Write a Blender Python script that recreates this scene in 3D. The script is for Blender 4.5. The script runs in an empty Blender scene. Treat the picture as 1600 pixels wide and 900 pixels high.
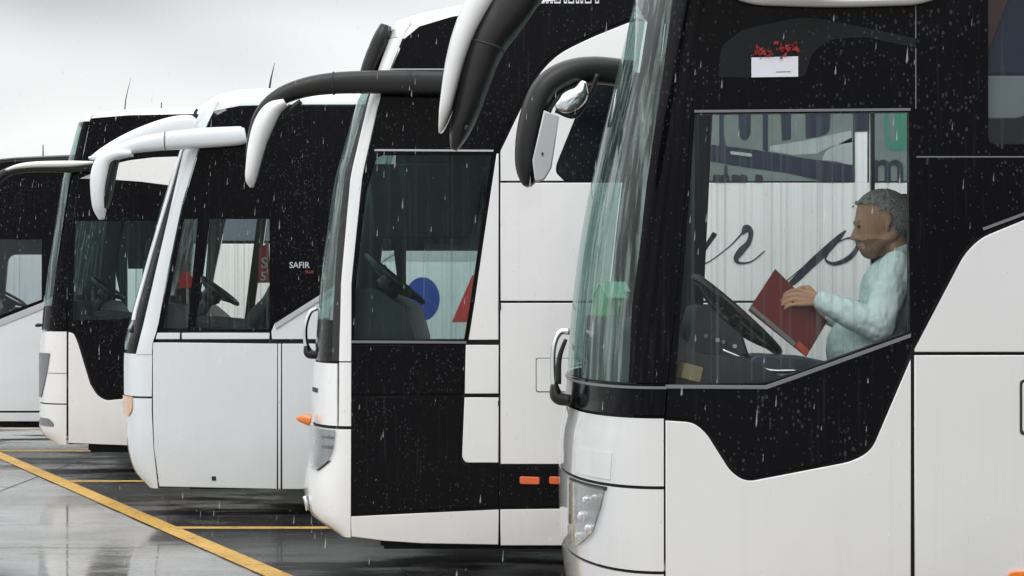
import bpy, bmesh, math, random
import numpy as np
from mathutils import Vector, Matrix
random.seed(7)
SC = bpy.context.scene
COL = SC.collection
# ------------------------------------------------------------------ camera
CAM_Z, F = 1.74, 3200.0            # eye height (m), focal length in photo pixels (1600 wide -> 72 mm)
cam = bpy.data.cameras.new('camera'); cam.sensor_width = 36.0; cam.lens = 72.0
cam.clip_start = 0.1; cam.clip_end = 2000
camo = bpy.data.objects.new('camera', cam); COL.objects.link(camo)
camo.location = (0, 0, CAM_Z); camo.rotation_euler = (math.radians(90.322), 0, 0)
SC.camera = camo
# ------------------------------------------------------------------ world: overcast sky over a Nishita base
SUN_EL, SUN_AZ = math.radians(52), math.radians(200)     # azimuth clockwise from +Y
w = bpy.data.worlds.new('World'); SC.world = w; w.use_nodes = True
nt = w.node_tree; N = nt.nodes; LK = nt.links; N.clear()
out = N.new('ShaderNodeOutputWorld'); bg = N.new('ShaderNodeBackground')
sky = N.new('ShaderNodeTexSky'); sky.sky_type = 'NISHITA'; sky.sun_disc = False
sky.sun_elevation = SUN_EL; sky.sun_rotation = SUN_AZ; sky.dust_density = 4; sky.air_density = 1
sk = N.new('ShaderNodeVectorMath'); sk.operation = 'SCALE'; sk.inputs['Scale'].default_value = 0.10
LK.new(sky.outputs[0], sk.inputs[0])
tc = N.new('ShaderNodeTexCoord'); sep = N.new('ShaderNodeSeparateXYZ'); LK.new(tc.outputs['Generated'], sep.inputs[0])
mr = N.new('ShaderNodeMapRange'); mr.inputs[1].default_value = 0; mr.inputs[2].default_value = 1
mr.inputs[3].default_value = 0.74; mr.inputs[4].default_value = 2.75        # overcast: zenith about three times the horizon
LK.new(sep.outputs[2], mr.inputs[0])
mp = N.new('ShaderNodeMapping'); mp.inputs['Scale'].default_value = (1, 1, 2.6); mp.inputs['Location'].default_value = (7.2, 3.3, 0.02); LK.new(tc.outputs['Generated'], mp.inputs[0])
nz = N.new('ShaderNodeTexNoise'); nz.inputs['Scale'].default_value = 3.0; nz.inputs['Detail'].default_value = 2; nz.inputs['Roughness'].default_value = 0.45
LK.new(mp.outputs[0], nz.inputs[0])
cr = N.new('ShaderNodeMapRange'); cr.inputs[1].default_value = 0.35; cr.inputs[2].default_value = 0.62
cr.inputs[3].default_value = 0.50; cr.inputs[4].default_value = 1.02; LK.new(nz.outputs[0], cr.inputs[0])
mul = N.new('ShaderNodeMath'); mul.operation = 'MULTIPLY'; LK.new(mr.outputs[0], mul.inputs[0]); LK.new(cr.outputs[0], mul.inputs[1])
cc = N.new('ShaderNodeVectorMath'); cc.operation = 'SCALE'; cc.inputs[0].default_value = (0.985, 0.995, 1.0); LK.new(mul.outputs[0], cc.inputs['Scale'])
mx = N.new('ShaderNodeMix'); mx.data_type = 'RGBA'; mx.inputs[0].default_value = 0.93
LK.new(sk.outputs[0], mx.inputs[6]); LK.new(cc.outputs[0], mx.inputs[7])
LK.new(mx.outputs[2], bg.inputs[0]); bg.inputs[1].default_value = 1.0; LK.new(bg.outputs[0], out.inputs[0])
# ------------------------------------------------------------------ soft sun behind the cloud
sl = bpy.data.lights.new('sun', 'SUN'); sl.energy = 0.6; sl.angle = math.radians(30); sl.color = (1.0, 0.995, 0.985)
so = bpy.data.objects.new('sun', sl); COL.objects.link(so)
so.rotation_euler = (math.radians(90) - SUN_EL, 0, math.pi - SUN_AZ + math.pi*2)
dirv = Vector((math.sin(SUN_AZ)*math.cos(SUN_EL), math.cos(SUN_AZ)*math.cos(SUN_EL), math.sin(SUN_EL)))
so.rotation_euler = dirv.to_track_quat('Z', 'Y').to_euler()
# ------------------------------------------------------------------ view
vs = SC.view_settings; vs.view_transform = 'Standard'; vs.look = 'None'; vs.exposure = 0.2; vs.gamma = 1
SC.render.engine = 'CYCLES'; SC.cycles.max_bounces = 10; SC.cycles.transparent_max_bounces = 40; SC.cycles.glossy_bounces = 4
SC.cycles.caustics_reflective = False; SC.cycles.caustics_refractive = False
SC.cycles.use_denoising = True

# ================================================================== materials
MATS = {}
def newmat(name):
    m = bpy.data.materials.new(name); m.use_nodes = True; MATS[name] = m
    return m, m.node_tree.nodes, m.node_tree.links
def worldpos(N, L, scale=(1, 1, 1)):
    g = N.new('ShaderNodeNewGeometry'); mp = N.new('ShaderNodeMapping'); mp.inputs['Scale'].default_value = scale
    L.new(g.outputs['Position'], mp.inputs[0]); return mp.outputs[0]
def noise(N, L, vec, scale, detail=3, rough=0.5):
    n = N.new('ShaderNodeTexNoise'); n.inputs['Scale'].default_value = scale; n.inputs['Detail'].default_value = detail
    n.inputs['Roughness'].default_value = rough; L.new(vec, n.inputs['Vector']); return n.outputs[0]
def mapr(N, L, v, a, b, c, d):
    m = N.new('ShaderNodeMapRange'); m.clamp = True
    for i, x in enumerate((a, b, c, d)): m.inputs[i+1].default_value = x
    L.new(v, m.inputs[0]); return m.outputs[0]
def mixc(N, L, f, a, b):
    m = N.new('ShaderNodeMix'); m.data_type = 'RGBA'
    if isinstance(f, float): m.inputs[0].default_value = f
    else: L.new(f, m.inputs[0])
    for i, c in ((6, a), (7, b)):
        if isinstance(c, tuple): m.inputs[i].default_value = (*c[:3], 1)
        else: L.new(c, m.inputs[i])
    return m.outputs[2]
def bump(N, L, h, strength, dist):
    b = N.new('ShaderNodeBump'); b.inputs['Strength'].default_value = strength; b.inputs['Distance'].default_value = dist
    L.new(h, b.inputs['Height']); return b.outputs[0]

def pmat(name, col, rough=0.4, metal=0.0, spec=0.5, coat=0.0, var=0.08, vscale=6.0, emit=None, bumpamt=0.0, bscale=60):
    m, N, L = newmat(name); b = N['Principled BSDF']
    v = worldpos(N, L); n = noise(N, L, v, vscale, 4)
    L.new(mixc(N, L, n, tuple(c*(1-var) for c in col), tuple(min(1, c*(1+var)) for c in col)), b.inputs['Base Color'])
    n2 = noise(N, L, v, vscale*3.1, 3)
    L.new(mapr(N, L, n2, 0.3, 0.7, rough*0.85, min(1, rough*1.15)), b.inputs['Roughness'])
    b.inputs['Metallic'].default_value = metal; b.inputs['Specular IOR Level'].default_value = spec
    b.inputs['Coat Weight'].default_value = coat; b.inputs['Coat Roughness'].default_value = 0.08
    if emit: b.inputs['Emission Color'].default_value = (*emit[0], 1); b.inputs['Emission Strength'].default_value = emit[1]
    if bumpamt: L.new(bump(N, L, noise(N, L, v, bscale, 3), bumpamt, 0.004), b.inputs['Normal'])
    return m

def paint(name, col):
    """wet white coach paint: faint grime, rain runs and droplets"""
    m, N, L = newmat(name); b = N['Principled BSDF']
    v = worldpos(N, L); run = noise(N, L, worldpos(N, L, (30, 30, 1.0)), 1.0, 3)
    big = noise(N, L, v, 1.3, 4)
    c0 = mixc(N, L, mapr(N, L, big, 0.3, 0.7, 0, 1), tuple(c*0.955 for c in col), col)
    c1 = mixc(N, L, mapr(N, L, run, 0.56, 0.78, 0, 0.12), c0, tuple(c*0.72 for c in col))
    # road film creeping up from the skirt
    g = N.new('ShaderNodeSeparateXYZ'); L.new(v, g.inputs[0])
    dn = N.new('ShaderNodeMath'); dn.operation = 'ADD'; L.new(g.outputs[2], dn.inputs[0])
    L.new(mapr(N, L, noise(N, L, v, 3.0, 5), 0.2, 0.8, -0.22, 0.22), dn.inputs[1])
    c2 = mixc(N, L, mapr(N, L, dn.outputs[0], 0.2, 0.75, 0.22, 0.0), c1, (0.42, 0.38, 0.33))
    L.new(c2, b.inputs['Base Color'])
    b.inputs['Roughness'].default_value = 0.25; b.inputs['Specular IOR Level'].default_value = 0.5
    b.inputs['Coat Weight'].default_value = 1.0; b.inputs['Coat Roughness'].default_value = 0.05
    vor = N.new('ShaderNodeTexVoronoi'); vor.inputs['Scale'].default_value = 95; L.new(v, vor.inputs['Vector'])
    dr = mapr(N, L, vor.outputs['Distance'], 0.0, 0.3, 1, 0)
    L.new(bump(N, L, dr, 0.10, 0.002), b.inputs['Normal'])
    L.new(bump(N, L, noise(N, L, v, 1.6, 2), 0.35, 0.02), b.inputs['Coat Normal'])
    return m
paint('paint_white', (0.70, 0.703, 0.703)); paint('paint_bright', (0.87, 0.875, 0.875)); paint('paint_cool', (0.74, 0.775, 0.80)); paint('paint_warm', (0.84, 0.83, 0.805))

def blackgloss(name, col, spec):
    """dark bonded glazing with beads and runs of rain on it"""
    m, N, L = newmat(name); b = N['Principled BSDF']; v = worldpos(N, L)
    vor = N.new('ShaderNodeTexVoronoi'); vor.inputs['Scale'].default_value = 62; L.new(worldpos(N, L, (1, 1, 0.7)), vor.inputs['Vector'])
    clump = noise(N, L, v, 2.6, 3)
    sz = mapr(N, L, clump, 0.35, 0.7, 0.14, 0.40)
    lt = N.new('ShaderNodeMath'); lt.operation = 'LESS_THAN'; L.new(vor.outputs['Distance'], lt.inputs[0]); L.new(sz, lt.inputs[1])
    rnd = N.new('ShaderNodeSeparateColor'); L.new(vor.outputs['Color'], rnd.inputs[0])
    keep = mapr(N, L, rnd.outputs[0], 0.35, 1.0, 0, 1)
    bead = N.new('ShaderNodeMath'); bead.operation = 'MULTIPLY'; L.new(lt.outputs[0], bead.inputs[0]); L.new(keep, bead.inputs[1])
    run0 = mapr(N, L, noise(N, L, worldpos(N, L, (55, 55, 2.2)), 1.0, 5, 0.65), 0.56, 0.8, 0, 1)
    rm = N.new('ShaderNodeMath'); rm.operation = 'MULTIPLY'; L.new(run0, rm.inputs[0]); L.new(mapr(N, L, noise(N, L, v, 1.7, 2), 0.4, 0.65, 0.1, 1), rm.inputs[1]); run = rm.outputs[0]
    f1 = N.new('ShaderNodeMath'); f1.operation = 'MULTIPLY_ADD'; L.new(run, f1.inputs[0]); f1.inputs[1].default_value = 0.06
    bs = N.new('ShaderNodeMath'); bs.operation = 'MULTIPLY'; L.new(bead.outputs[0], bs.inputs[0]); bs.inputs[1].default_value = 0.085
    L.new(bs.outputs[0], f1.inputs[2])
    L.new(mixc(N, L, f1.outputs[0], col, (0.42, 0.45, 0.48)), b.inputs['Base Color'])
    L.new(mapr(N, L, clump, 0.3, 0.7, 0.06, 0.16), b.inputs['Roughness'])
    b.inputs['Specular IOR Level'].default_value = spec
    L.new(bump(N, L, bead.outputs[0], 0.25, 0.002), b.inputs['Normal'])
    return m
blackgloss('black_gloss', (0.0035, 0.0035, 0.0045), 0.09)
blackgloss('dark_glass', (0.006, 0.008, 0.011), 0.15)
blackgloss('window_blue', (0.10, 0.125, 0.15), 0.3)
blackgloss('pane_grey', (0.011, 0.012, 0.013), 0.15)

def glass(name, tint, film=(0.55, 0.62, 0.62), runs=0.10, base=0.0, refl=0.06, sc=(26, 26, 0.8), lo=0.55, hi=0.75, beads=0.035, threads=0.0):
    """clear automotive glass with vertical rain runs"""
    m, N, L = newmat(name); N.clear()
    o = N.new('ShaderNodeOutputMaterial'); tr = N.new('ShaderNodeBsdfTransparent'); gl = N.new('ShaderNodeBsdfGlossy')
    df = N.new('ShaderNodeBsdfDiffuse'); tl = N.new('ShaderNodeBsdfTranslucent'); ad = N.new('ShaderNodeAddShader')
    tr.inputs[0].default_value = (*tint, 1); gl.inputs['Roughness'].default_value = 0.03
    df.inputs[0].default_value = (*(c*0.6 for c in film), 1); tl.inputs[0].default_value = (*(c*0.6 for c in film), 1)
    L.new(df.outputs[0], ad.inputs[0]); L.new(tl.outputs[0], ad.inputs[1])
    run = mapr(N, L, noise(N, L, worldpos(N, L, sc), 1.0, 4, 0.6), lo, hi, base, base+runs)
    v = worldpos(N, L); vor = N.new('ShaderNodeTexVoronoi'); vor.inputs['Scale'].default_value = 75; L.new(v, vor.inputs['Vector'])
    bead = mapr(N, L, vor.outputs['Distance'], 0.06, 0.14, beads, 0.0)
    s0 = N.new('ShaderNodeMath'); s0.operation = 'ADD'; L.new(run, s0.inputs[0]); L.new(bead, s0.inputs[1])
    trick = mapr(N, L, noise(N, L, worldpos(N, L, (60, 60, 0.10)), 1.0, 2, 0.4), 0.60, 0.66, 0.0, threads)
    sm = N.new('ShaderNodeMath'); sm.operation = 'ADD'; L.new(s0.outputs[0], sm.inputs[0]); L.new(trick, sm.inputs[1])
    m1 = N.new('ShaderNodeMixShader'); L.new(sm.outputs[0], m1.inputs[0]); L.new(tr.outputs[0], m1.inputs[1]); L.new(ad.outputs[0], m1.inputs[2])
    fr = N.new('ShaderNodeFresnel'); fr.inputs[0].default_value = 1.45
    fm = N.new('ShaderNodeMath'); fm.operation = 'MULTIPLY'; L.new(fr.outputs[0], fm.inputs[0]); fm.inputs[1].default_value = refl/0.034
    cl = N.new('ShaderNodeMath'); cl.operation = 'MINIMUM'; L.new(fm.outputs[0], cl.inputs[0]); cl.inputs[1].default_value = 0.6
    m2 = N.new('ShaderNodeMixShader'); L.new(cl.outputs[0], m2.inputs[0]); L.new(m1.outputs[0], m2.inputs[1]); L.new(gl.outputs[0], m2.inputs[2])
    L.new(m2.outputs[0], o.inputs[0])
    return m
glass('windscreen', (0.68, 0.88, 0.83), (0.74, 0.96, 0.89), runs=0.46, base=0.05, refl=0.02, sc=(19, 19, 0.45), lo=0.47, hi=0.72)
glass('cab_glass', (0.982, 0.998, 0.995), (0.22, 0.29, 0.29), threads=0.15, runs=0.10, base=0.0, refl=0.012)
glass('tinted_cab_glass', (0.80, 0.90, 0.88), (0.16, 0.24, 0.23), runs=0.10, base=0.01, refl=0.01, beads=0.0, threads=0.05)
glass('lens', (0.9, 0.92, 0.92), (0.6, 0.6, 0.58), runs=0.25, base=0.05, refl=0.05)
glass('passenger_glass', (0.72, 0.76, 0.78), (0.3, 0.34, 0.36), runs=0.12, base=0.05, refl=0.02)

pmat('lining', (0.014, 0.014, 0.015), 0.7)
pmat('black_plastic', (0.010, 0.010, 0.011), 0.36, spec=0.4, bumpamt=0.15, bscale=400)
pmat('rubber', (0.02, 0.02, 0.02), 0.65)
pmat('dash', (0.009, 0.012, 0.012), 0.45, bumpamt=0.2, bscale=300)
pmat('dash_navy', (0.012, 0.02, 0.035), 0.35)
pmat('seat_cloth', (0.018, 0.025, 0.025), 0.85, bumpamt=0.4, bscale=200)
pmat('headrest_red', (0.09, 0.018, 0.018), 0.8, bumpamt=0.3, bscale=200)
pmat('headrest_white', (0.75, 0.75, 0.76), 0.85)
pmat('curtain_red', (0.25, 0.06, 0.05), 0.85); pmat('curtain_blue', (0.03, 0.05, 0.12), 0.85)
pmat('chrome', (0.75, 0.76, 0.77), 0.12, metal=1.0, var=0.03)
pmat('trim_grey', (0.16, 0.165, 0.17), 0.35)
pmat('mould_grey', (0.48, 0.49, 0.50), 0.35)
pmat('amber', (0.80, 0.20, 0.02), 0.2, coat=0.6, var=0.15, vscale=40)
pmat('amber_pale', (0.72, 0.42, 0.25), 0.2, coat=0.6)
pmat('orange_red', (0.78, 0.14, 0.03), 0.25, coat=0.4)
pmat('red_print', (0.55, 0.03, 0.03), 0.45); pmat('blue_print', (0.02, 0.05, 0.30), 0.45)
pmat('reflection_navy', (0.009, 0.014, 0.038), 0.5); pmat('reflection_green', (0.03, 0.20, 0.13), 0.5)  # navy and green: letters of the painted window reflections
pmat('black_lettering', (0.02, 0.022, 0.035), 0.5); pmat('white_print', (0.75, 0.75, 0.75), 0.5)
pmat('reflection_teal', (0.15, 0.19, 0.18), 0.45, var=0.5, vscale=5); pmat('reflection_pale', (0.36, 0.41, 0.41), 0.45, var=0.15)  # dark and pale tones of the reflections painted on coach B's windows
pmat('bow_red', (0.26, 0.008, 0.012), 0.4, var=0.4, vscale=60); pmat('glow_red', (0.45, 0.07, 0.02), 0.4); pmat('paper', (0.72, 0.72, 0.80), 0.7)
pmat('folder_red', (0.13, 0.007, 0.007), 0.32, var=0.12, vscale=12)
pmat('pages', (0.6, 0.62, 0.6), 0.8)
pmat('green_card', (0.04, 0.36, 0.14), 0.5, var=0.3, vscale=25); pmat('mint_card', (0.40, 0.85, 0.62), 0.5)
pmat('brown_card', (0.24, 0.20, 0.11), 0.7, var=0.3, vscale=30)
pmat('skin', (0.44, 0.24, 0.15), 0.5, var=0.15, vscale=25, bumpamt=0.2, bscale=120)
pmat('hair', (0.30, 0.295, 0.29), 0.7, var=0.5, vscale=140, bumpamt=0.8, bscale=240)
pmat('beard', (0.22, 0.12, 0.08), 0.65, var=0.6, vscale=160, bumpamt=0.3, bscale=260)
pmat('trousers', (0.03, 0.032, 0.04), 0.8)
pmat('eye_dark', (0.02, 0.015, 0.012), 0.2)
pmat('alloy', (0.45, 0.45, 0.46), 0.35, metal=0.8)

def shirtmat():
    m, N, L = newmat('shirt'); b = N['Principled BSDF']; v = worldpos(N, L)
    n = noise(N, L, v, 9, 4)
    L.new(mixc(N, L, n, (0.58, 0.72, 0.725), (0.69, 0.81, 0.81)), b.inputs['Base Color']); b.inputs['Roughness'].default_value = 0.8
    fold = noise(N, L, worldpos(N, L, (14, 6, 9)), 1.0, 2, 0.45)
    L.new(bump(N, L, fold, 1.0, 0.045), b.inputs['Normal'])
shirtmat()

def groundmat(name, dark, light, grit, bm_, dry, wet, c0, c1, spec):
    """rain-soaked paving: films of standing water drawn out in streaks over gritty damp paving"""
    m, N, L = newmat(name); b = N['Principled BSDF']; v = worldpos(N, L)
    streak = noise(N, L, worldpos(N, L, (0.55, 1.7, 1)), 1.15, 6, 0.62); patch = noise(N, L, worldpos(N, L, (1, 1.3, 1)), 0.42, 4, 0.55)
    fine = noise(N, L, v, 42, 4, 0.7); mid = noise(N, L, worldpos(N, L, (0.8, 1.6, 1)), 5.5, 5, 0.65)
    c = mixc(N, L, mapr(N, L, streak, 0.36, 0.64, 0, 1), dark, light)
    c = mixc(N, L, mapr(N, L, fine, 0.45, 0.75, 0, 0.6), c, grit)
    c = mixc(N, L, mapr(N, L, mid, 0.56, 0.70, 0, 0.55), c, tuple(x*0.45 for x in dark))
    L.new(c, b.inputs['Base Color'])
    add = N.new('ShaderNodeMath'); add.operation = 'ADD'; L.new(streak, add.inputs[0]); L.new(patch, add.inputs[1])
    film = mapr(N, L, add.outputs[0], 0.92, 1.08, 1, 0)                 # 1 = standing water
    L.new(mapr(N, L, film, 0, 1, dry, wet), b.inputs['Roughness']); b.inputs['Specular IOR Level'].default_value = spec
    L.new(mapr(N, L, film, 0, 1, c0, c1), b.inputs['Coat Weight']); b.inputs['Coat Roughness'].default_value = 0.045; b.inputs['Coat IOR'].default_value = 1.33
    vor = N.new('ShaderNodeTexVoronoi'); vor.inputs['Scale'].default_value = 7.5; L.new(v, vor.inputs['Vector'])
    mm = N.new('ShaderNodeMath'); mm.operation = 'MULTIPLY'; mm.inputs[1].default_value = 38; L.new(vor.outputs['Distance'], mm.inputs[0])
    sn = N.new('ShaderNodeMath'); sn.operation = 'SINE'; L.new(mm.outputs[0], sn.inputs[0])
    rp = N.new('ShaderNodeMath'); rp.operation = 'MULTIPLY'; L.new(sn.outputs[0], rp.inputs[0]); L.new(mapr(N, L, vor.outputs['Distance'], 0.05, 0.5, 1, 0), rp.inputs[1])
    sm = N.new('ShaderNodeMath'); sm.operation = 'MULTIPLY_ADD'; L.new(rp.outputs[0], sm.inputs[0]); sm.inputs[1].default_value = 0.12; L.new(mid, sm.inputs[2])
    ad = N.new('ShaderNodeMath'); ad.operation = 'ADD'; L.new(fine, ad.inputs[0]); L.new(mid, ad.inputs[1])
    L.new(bump(N, L, ad.outputs[0], bm_, 0.012), b.inputs['Normal']); L.new(bump(N, L, sm.outputs[0], bm_*0.35, 0.012), b.inputs['Coat Normal'])
groundmat('wet_concrete', (0.13, 0.13, 0.128), (0.30, 0.30, 0.295), (0.34, 0.34, 0.335), 0.16, 0.32, 0.06, 0.35, 1.0, 0.45)
groundmat('wet_asphalt', (0.010, 0.010, 0.011), (0.026, 0.026, 0.027), (0.042, 0.042, 0.042), 0.18, 0.42, 0.07, 0.0, 0.18, 0.05)
def linemat():
    m, N, L = newmat('yellow_line'); b = N['Principled BSDF']; v = worldpos(N, L)
    n = noise(N, L, v, 14, 5, 0.7); n2 = noise(N, L, v, 2.0, 3)
    c = mixc(N, L, mapr(N, L, n2, 0.3, 0.7, 0, 1), (0.52, 0.30, 0.045), (0.66, 0.40, 0.09))
    c = mixc(N, L, mapr(N, L, n, 0.53, 0.66, 0, 0.85), c, (0.11, 0.10, 0.085))
    L.new(c, b.inputs['Base Color']); b.inputs['Roughness'].default_value = 0.42; b.inputs['Specular IOR Level'].default_value = 0.25
    L.new(bump(N, L, n, 0.2, 0.004), b.inputs['Normal'])
linemat()
def jointmat(): pmat('joint', (0.03, 0.03, 0.03), 0.6)
jointmat()
def rainmat():
    m, N, L = newmat('raindrop'); N.clear()
    o = N.new('ShaderNodeOutputMaterial'); t = N.new('ShaderNodeBsdfTransparent'); d = N.new('ShaderNodeBsdfDiffuse'); tl = N.new('ShaderNodeBsdfTranslucent')
    d.inputs[0].default_value = (0.8, 0.8, 0.82, 1); tl.inputs[0].default_value = (0.8, 0.8, 0.82, 1)
    a = N.new('ShaderNodeMixShader'); L.new(d.outputs[0], a.inputs[1]); L.new(tl.outputs[0], a.inputs[2])
    x = N.new('ShaderNodeMixShader'); x.inputs[0].default_value = 0.19
    L.new(t.outputs[0], x.inputs[1]); L.new(a.outputs[0], x.inputs[2]); L.new(x.outputs[0], o.inputs[0])
rainmat()

# ================================================================== helpers
def link(name, me, mat, parent=None):
    o = bpy.data.objects.new(name, me); COL.objects.link(o)
    if mat:
        me.materials.clear(); me.materials.append(MATS[mat])
    if parent is not None:
        o.parent = parent
    return o
def origin(parent):
    p = Vector((0, 0, 0))
    while parent is not None:
        p += parent.location; parent = parent.parent
    return p
def from_verts(name, verts, faces, mat, parent=None, smooth=False):
    """verts are world metres; stored relative to the parent"""
    off = origin(parent); me = bpy.data.meshes.new(name)
    me.from_pydata([tuple(Vector(v)-off) for v in verts], [], faces)
    bm = bmesh.new(); bm.from_mesh(me); bmesh.ops.recalc_face_normals(bm, faces=bm.faces); bm.to_mesh(me); bm.free()
    if smooth:
        for p in me.polygons: p.use_smooth = True
    return link(name, me, mat, parent)
def tag(o, label, cat, group=None, kind=None):
    o['label'] = label; o['category'] = cat
    if group: o['group'] = group
    if kind: o['kind'] = kind
    return o
def rounded(pts):
    """(x, y) keeps a corner sharp, (x, y, r) rounds it"""
    res = []; n = len(pts)
    for i, p in enumerate(pts):
        if len(p) == 2: res.append((p[0], p[1])); continue
        a = np.array(pts[i-1][:2], float); b = np.array(p[:2], float); c = np.array(pts[(i+1) % n][:2], float)
        u, v = a-b, c-b; lu, lv = np.linalg.norm(u), np.linalg.norm(v); r = min(p[2], lu*0.49, lv*0.49)
        p0, p1 = b+u/lu*r, b+v/lv*r
        for t in np.linspace(0, 1, 7):
            q = (1-t)**2*p0+2*t*(1-t)*b+t*t*p1; res.append((q[0], q[1]))
    return res
def sheet_mesh(name, loops, thick, bev=0.0):
    """flat body with holes from closed 2D loops (metres), thickness centred on z=0"""
    cu = bpy.data.curves.new(name, 'CURVE'); cu.dimensions = '2D'; cu.fill_mode = 'BOTH'
    for lp in loops:
        s = cu.splines.new('POLY'); s.points.add(len(lp)-1)
        for q, (x, y) in zip(s.points, lp): q.co = (x, y, 0, 1)
        s.use_cyclic_u = True
    cu.extrude = max(1e-4, thick/2-bev); cu.bevel_depth = bev; cu.bevel_resolution = 1; cu.offset = -bev
    o = bpy.data.objects.new(name, cu); COL.objects.link(o)
    dg = bpy.context.evaluated_depsgraph_get(); me = bpy.data.meshes.new_from_object(o.evaluated_get(dg))
    bpy.data.objects.remove(o); bpy.data.curves.remove(cu); me.name = name
    return me
def standing(name, loops, yface, thick, mat, parent, bev=0.0):
    """sheet standing in the XZ plane; its camera-side face at y=yface"""
    me = sheet_mesh(name, loops, thick, bev); off = origin(parent)
    me.transform(Matrix(((1, 0, 0, 0), (0, 0, -1, 0), (0, 1, 0, 0), (0, 0, 0, 1))))
    me.transform(Matrix.Translation(Vector((0, yface+thick/2, 0))-off))
    return link(name, me, mat, parent)
def text_sheet(name, s, size, x, z, y, mat, parent, mirror=False, shear=0.0, bold=0.0, depth=0.002):
    cu = bpy.data.curves.new(name, 'FONT'); cu.body = s; cu.size = size; cu.extrude = depth/2; cu.offset = bold; cu.shear = shear; cu.resolution_u = 3
    o = bpy.data.objects.new(name, cu); COL.objects.link(o)
    dg = bpy.context.evaluated_depsgraph_get(); me = bpy.data.meshes.new_from_object(o.evaluated_get(dg))
    bpy.data.objects.remove(o); bpy.data.curves.remove(cu)
    if mirror:
        me.transform(Matrix.Scale(-1, 4, (1, 0, 0)))
    me.transform(Matrix(((1, 0, 0, x), (0, 0, -1, y), (0, 1, 0, z), (0, 0, 0, 1))))
    me.transform(Matrix.Translation(-origin(parent))); me.name = name
    return link(name, me, mat, parent)
def catmull(pts, n=6):
    P = [np.array(p, float) for p in pts]; P = [2*P[0]-P[1]]+P+[2*P[-1]-P[-2]]; res = []
    for i in range(1, len(P)-2):
        for t in np.linspace(0, 1, n, endpoint=False):
            a, b, c, d = P[i-1:i+3]
            res.append(0.5*((2*b)+(-a+c)*t+(2*a-5*b+4*c-d)*t*t+(-a+3*b-3*c+d)*t**3))
    res.append(P[-2]); return res
def tube(name, pts, mat, parent, seg=14, n=6, depth_ratio=None):
    """swept body: pts (x, y, z, half width in the XZ plane, half depth in Y)"""
    C = catmull(pts, n) if len(pts) > 2 else [np.array(p, float) for p in pts]
    V, Fc = [], []
    for i, c in enumerate(C):
        t = np.array(C[min(i+1, len(C)-1)][:3])-np.array(C[max(i-1, 0)][:3]); t /= (np.linalg.norm(t)+1e-9)
        s = np.cross((0, 1, 0), t)
        if np.linalg.norm(s) < 0.2: s = np.array((1.0, 0, 0))
        s /= np.linalg.norm(s); u = np.cross(t, s); u /= np.linalg.norm(u)
        for k in range(seg):
            a = 2*math.pi*k/seg
            ca, sa = math.cos(a), math.sin(a)
            ca = math.copysign(abs(ca)**0.75, ca); sa = math.copysign(abs(sa)**0.75, sa)
            V.append(np.array(c[:3])+s*ca*max(c[3], .001)+u*sa*max(c[4], .001))
    m = len(C)
    for i in range(m-1):
        for k in range(seg):
            Fc.append((i*seg+k, i*seg+(k+1) % seg, (i+1)*seg+(k+1) % seg, (i+1)*seg+k))
    Fc.append(tuple(range(seg))); Fc.append(tuple((m-1)*seg+k for k in range(seg)))
    return from_verts(name, V, Fc, mat, parent, True)
def box(name, lo, hi, mat, parent, bev=0.01):
    bm = bmesh.new(); bmesh.ops.create_cube(bm, size=1)
    for v in bm.verts:
        v.co = Vector([(lo[i]+hi[i])/2+v.co[i]*(hi[i]-lo[i]) for i in range(3)])-origin(parent)
    if bev: bmesh.ops.bevel(bm, geom=bm.edges[:], offset=bev, segments=2, affect='EDGES', clamp_overlap=True)
    me = bpy.data.meshes.new(name); bm.to_mesh(me); bm.free()
    return link(name, me, mat, parent)

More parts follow.
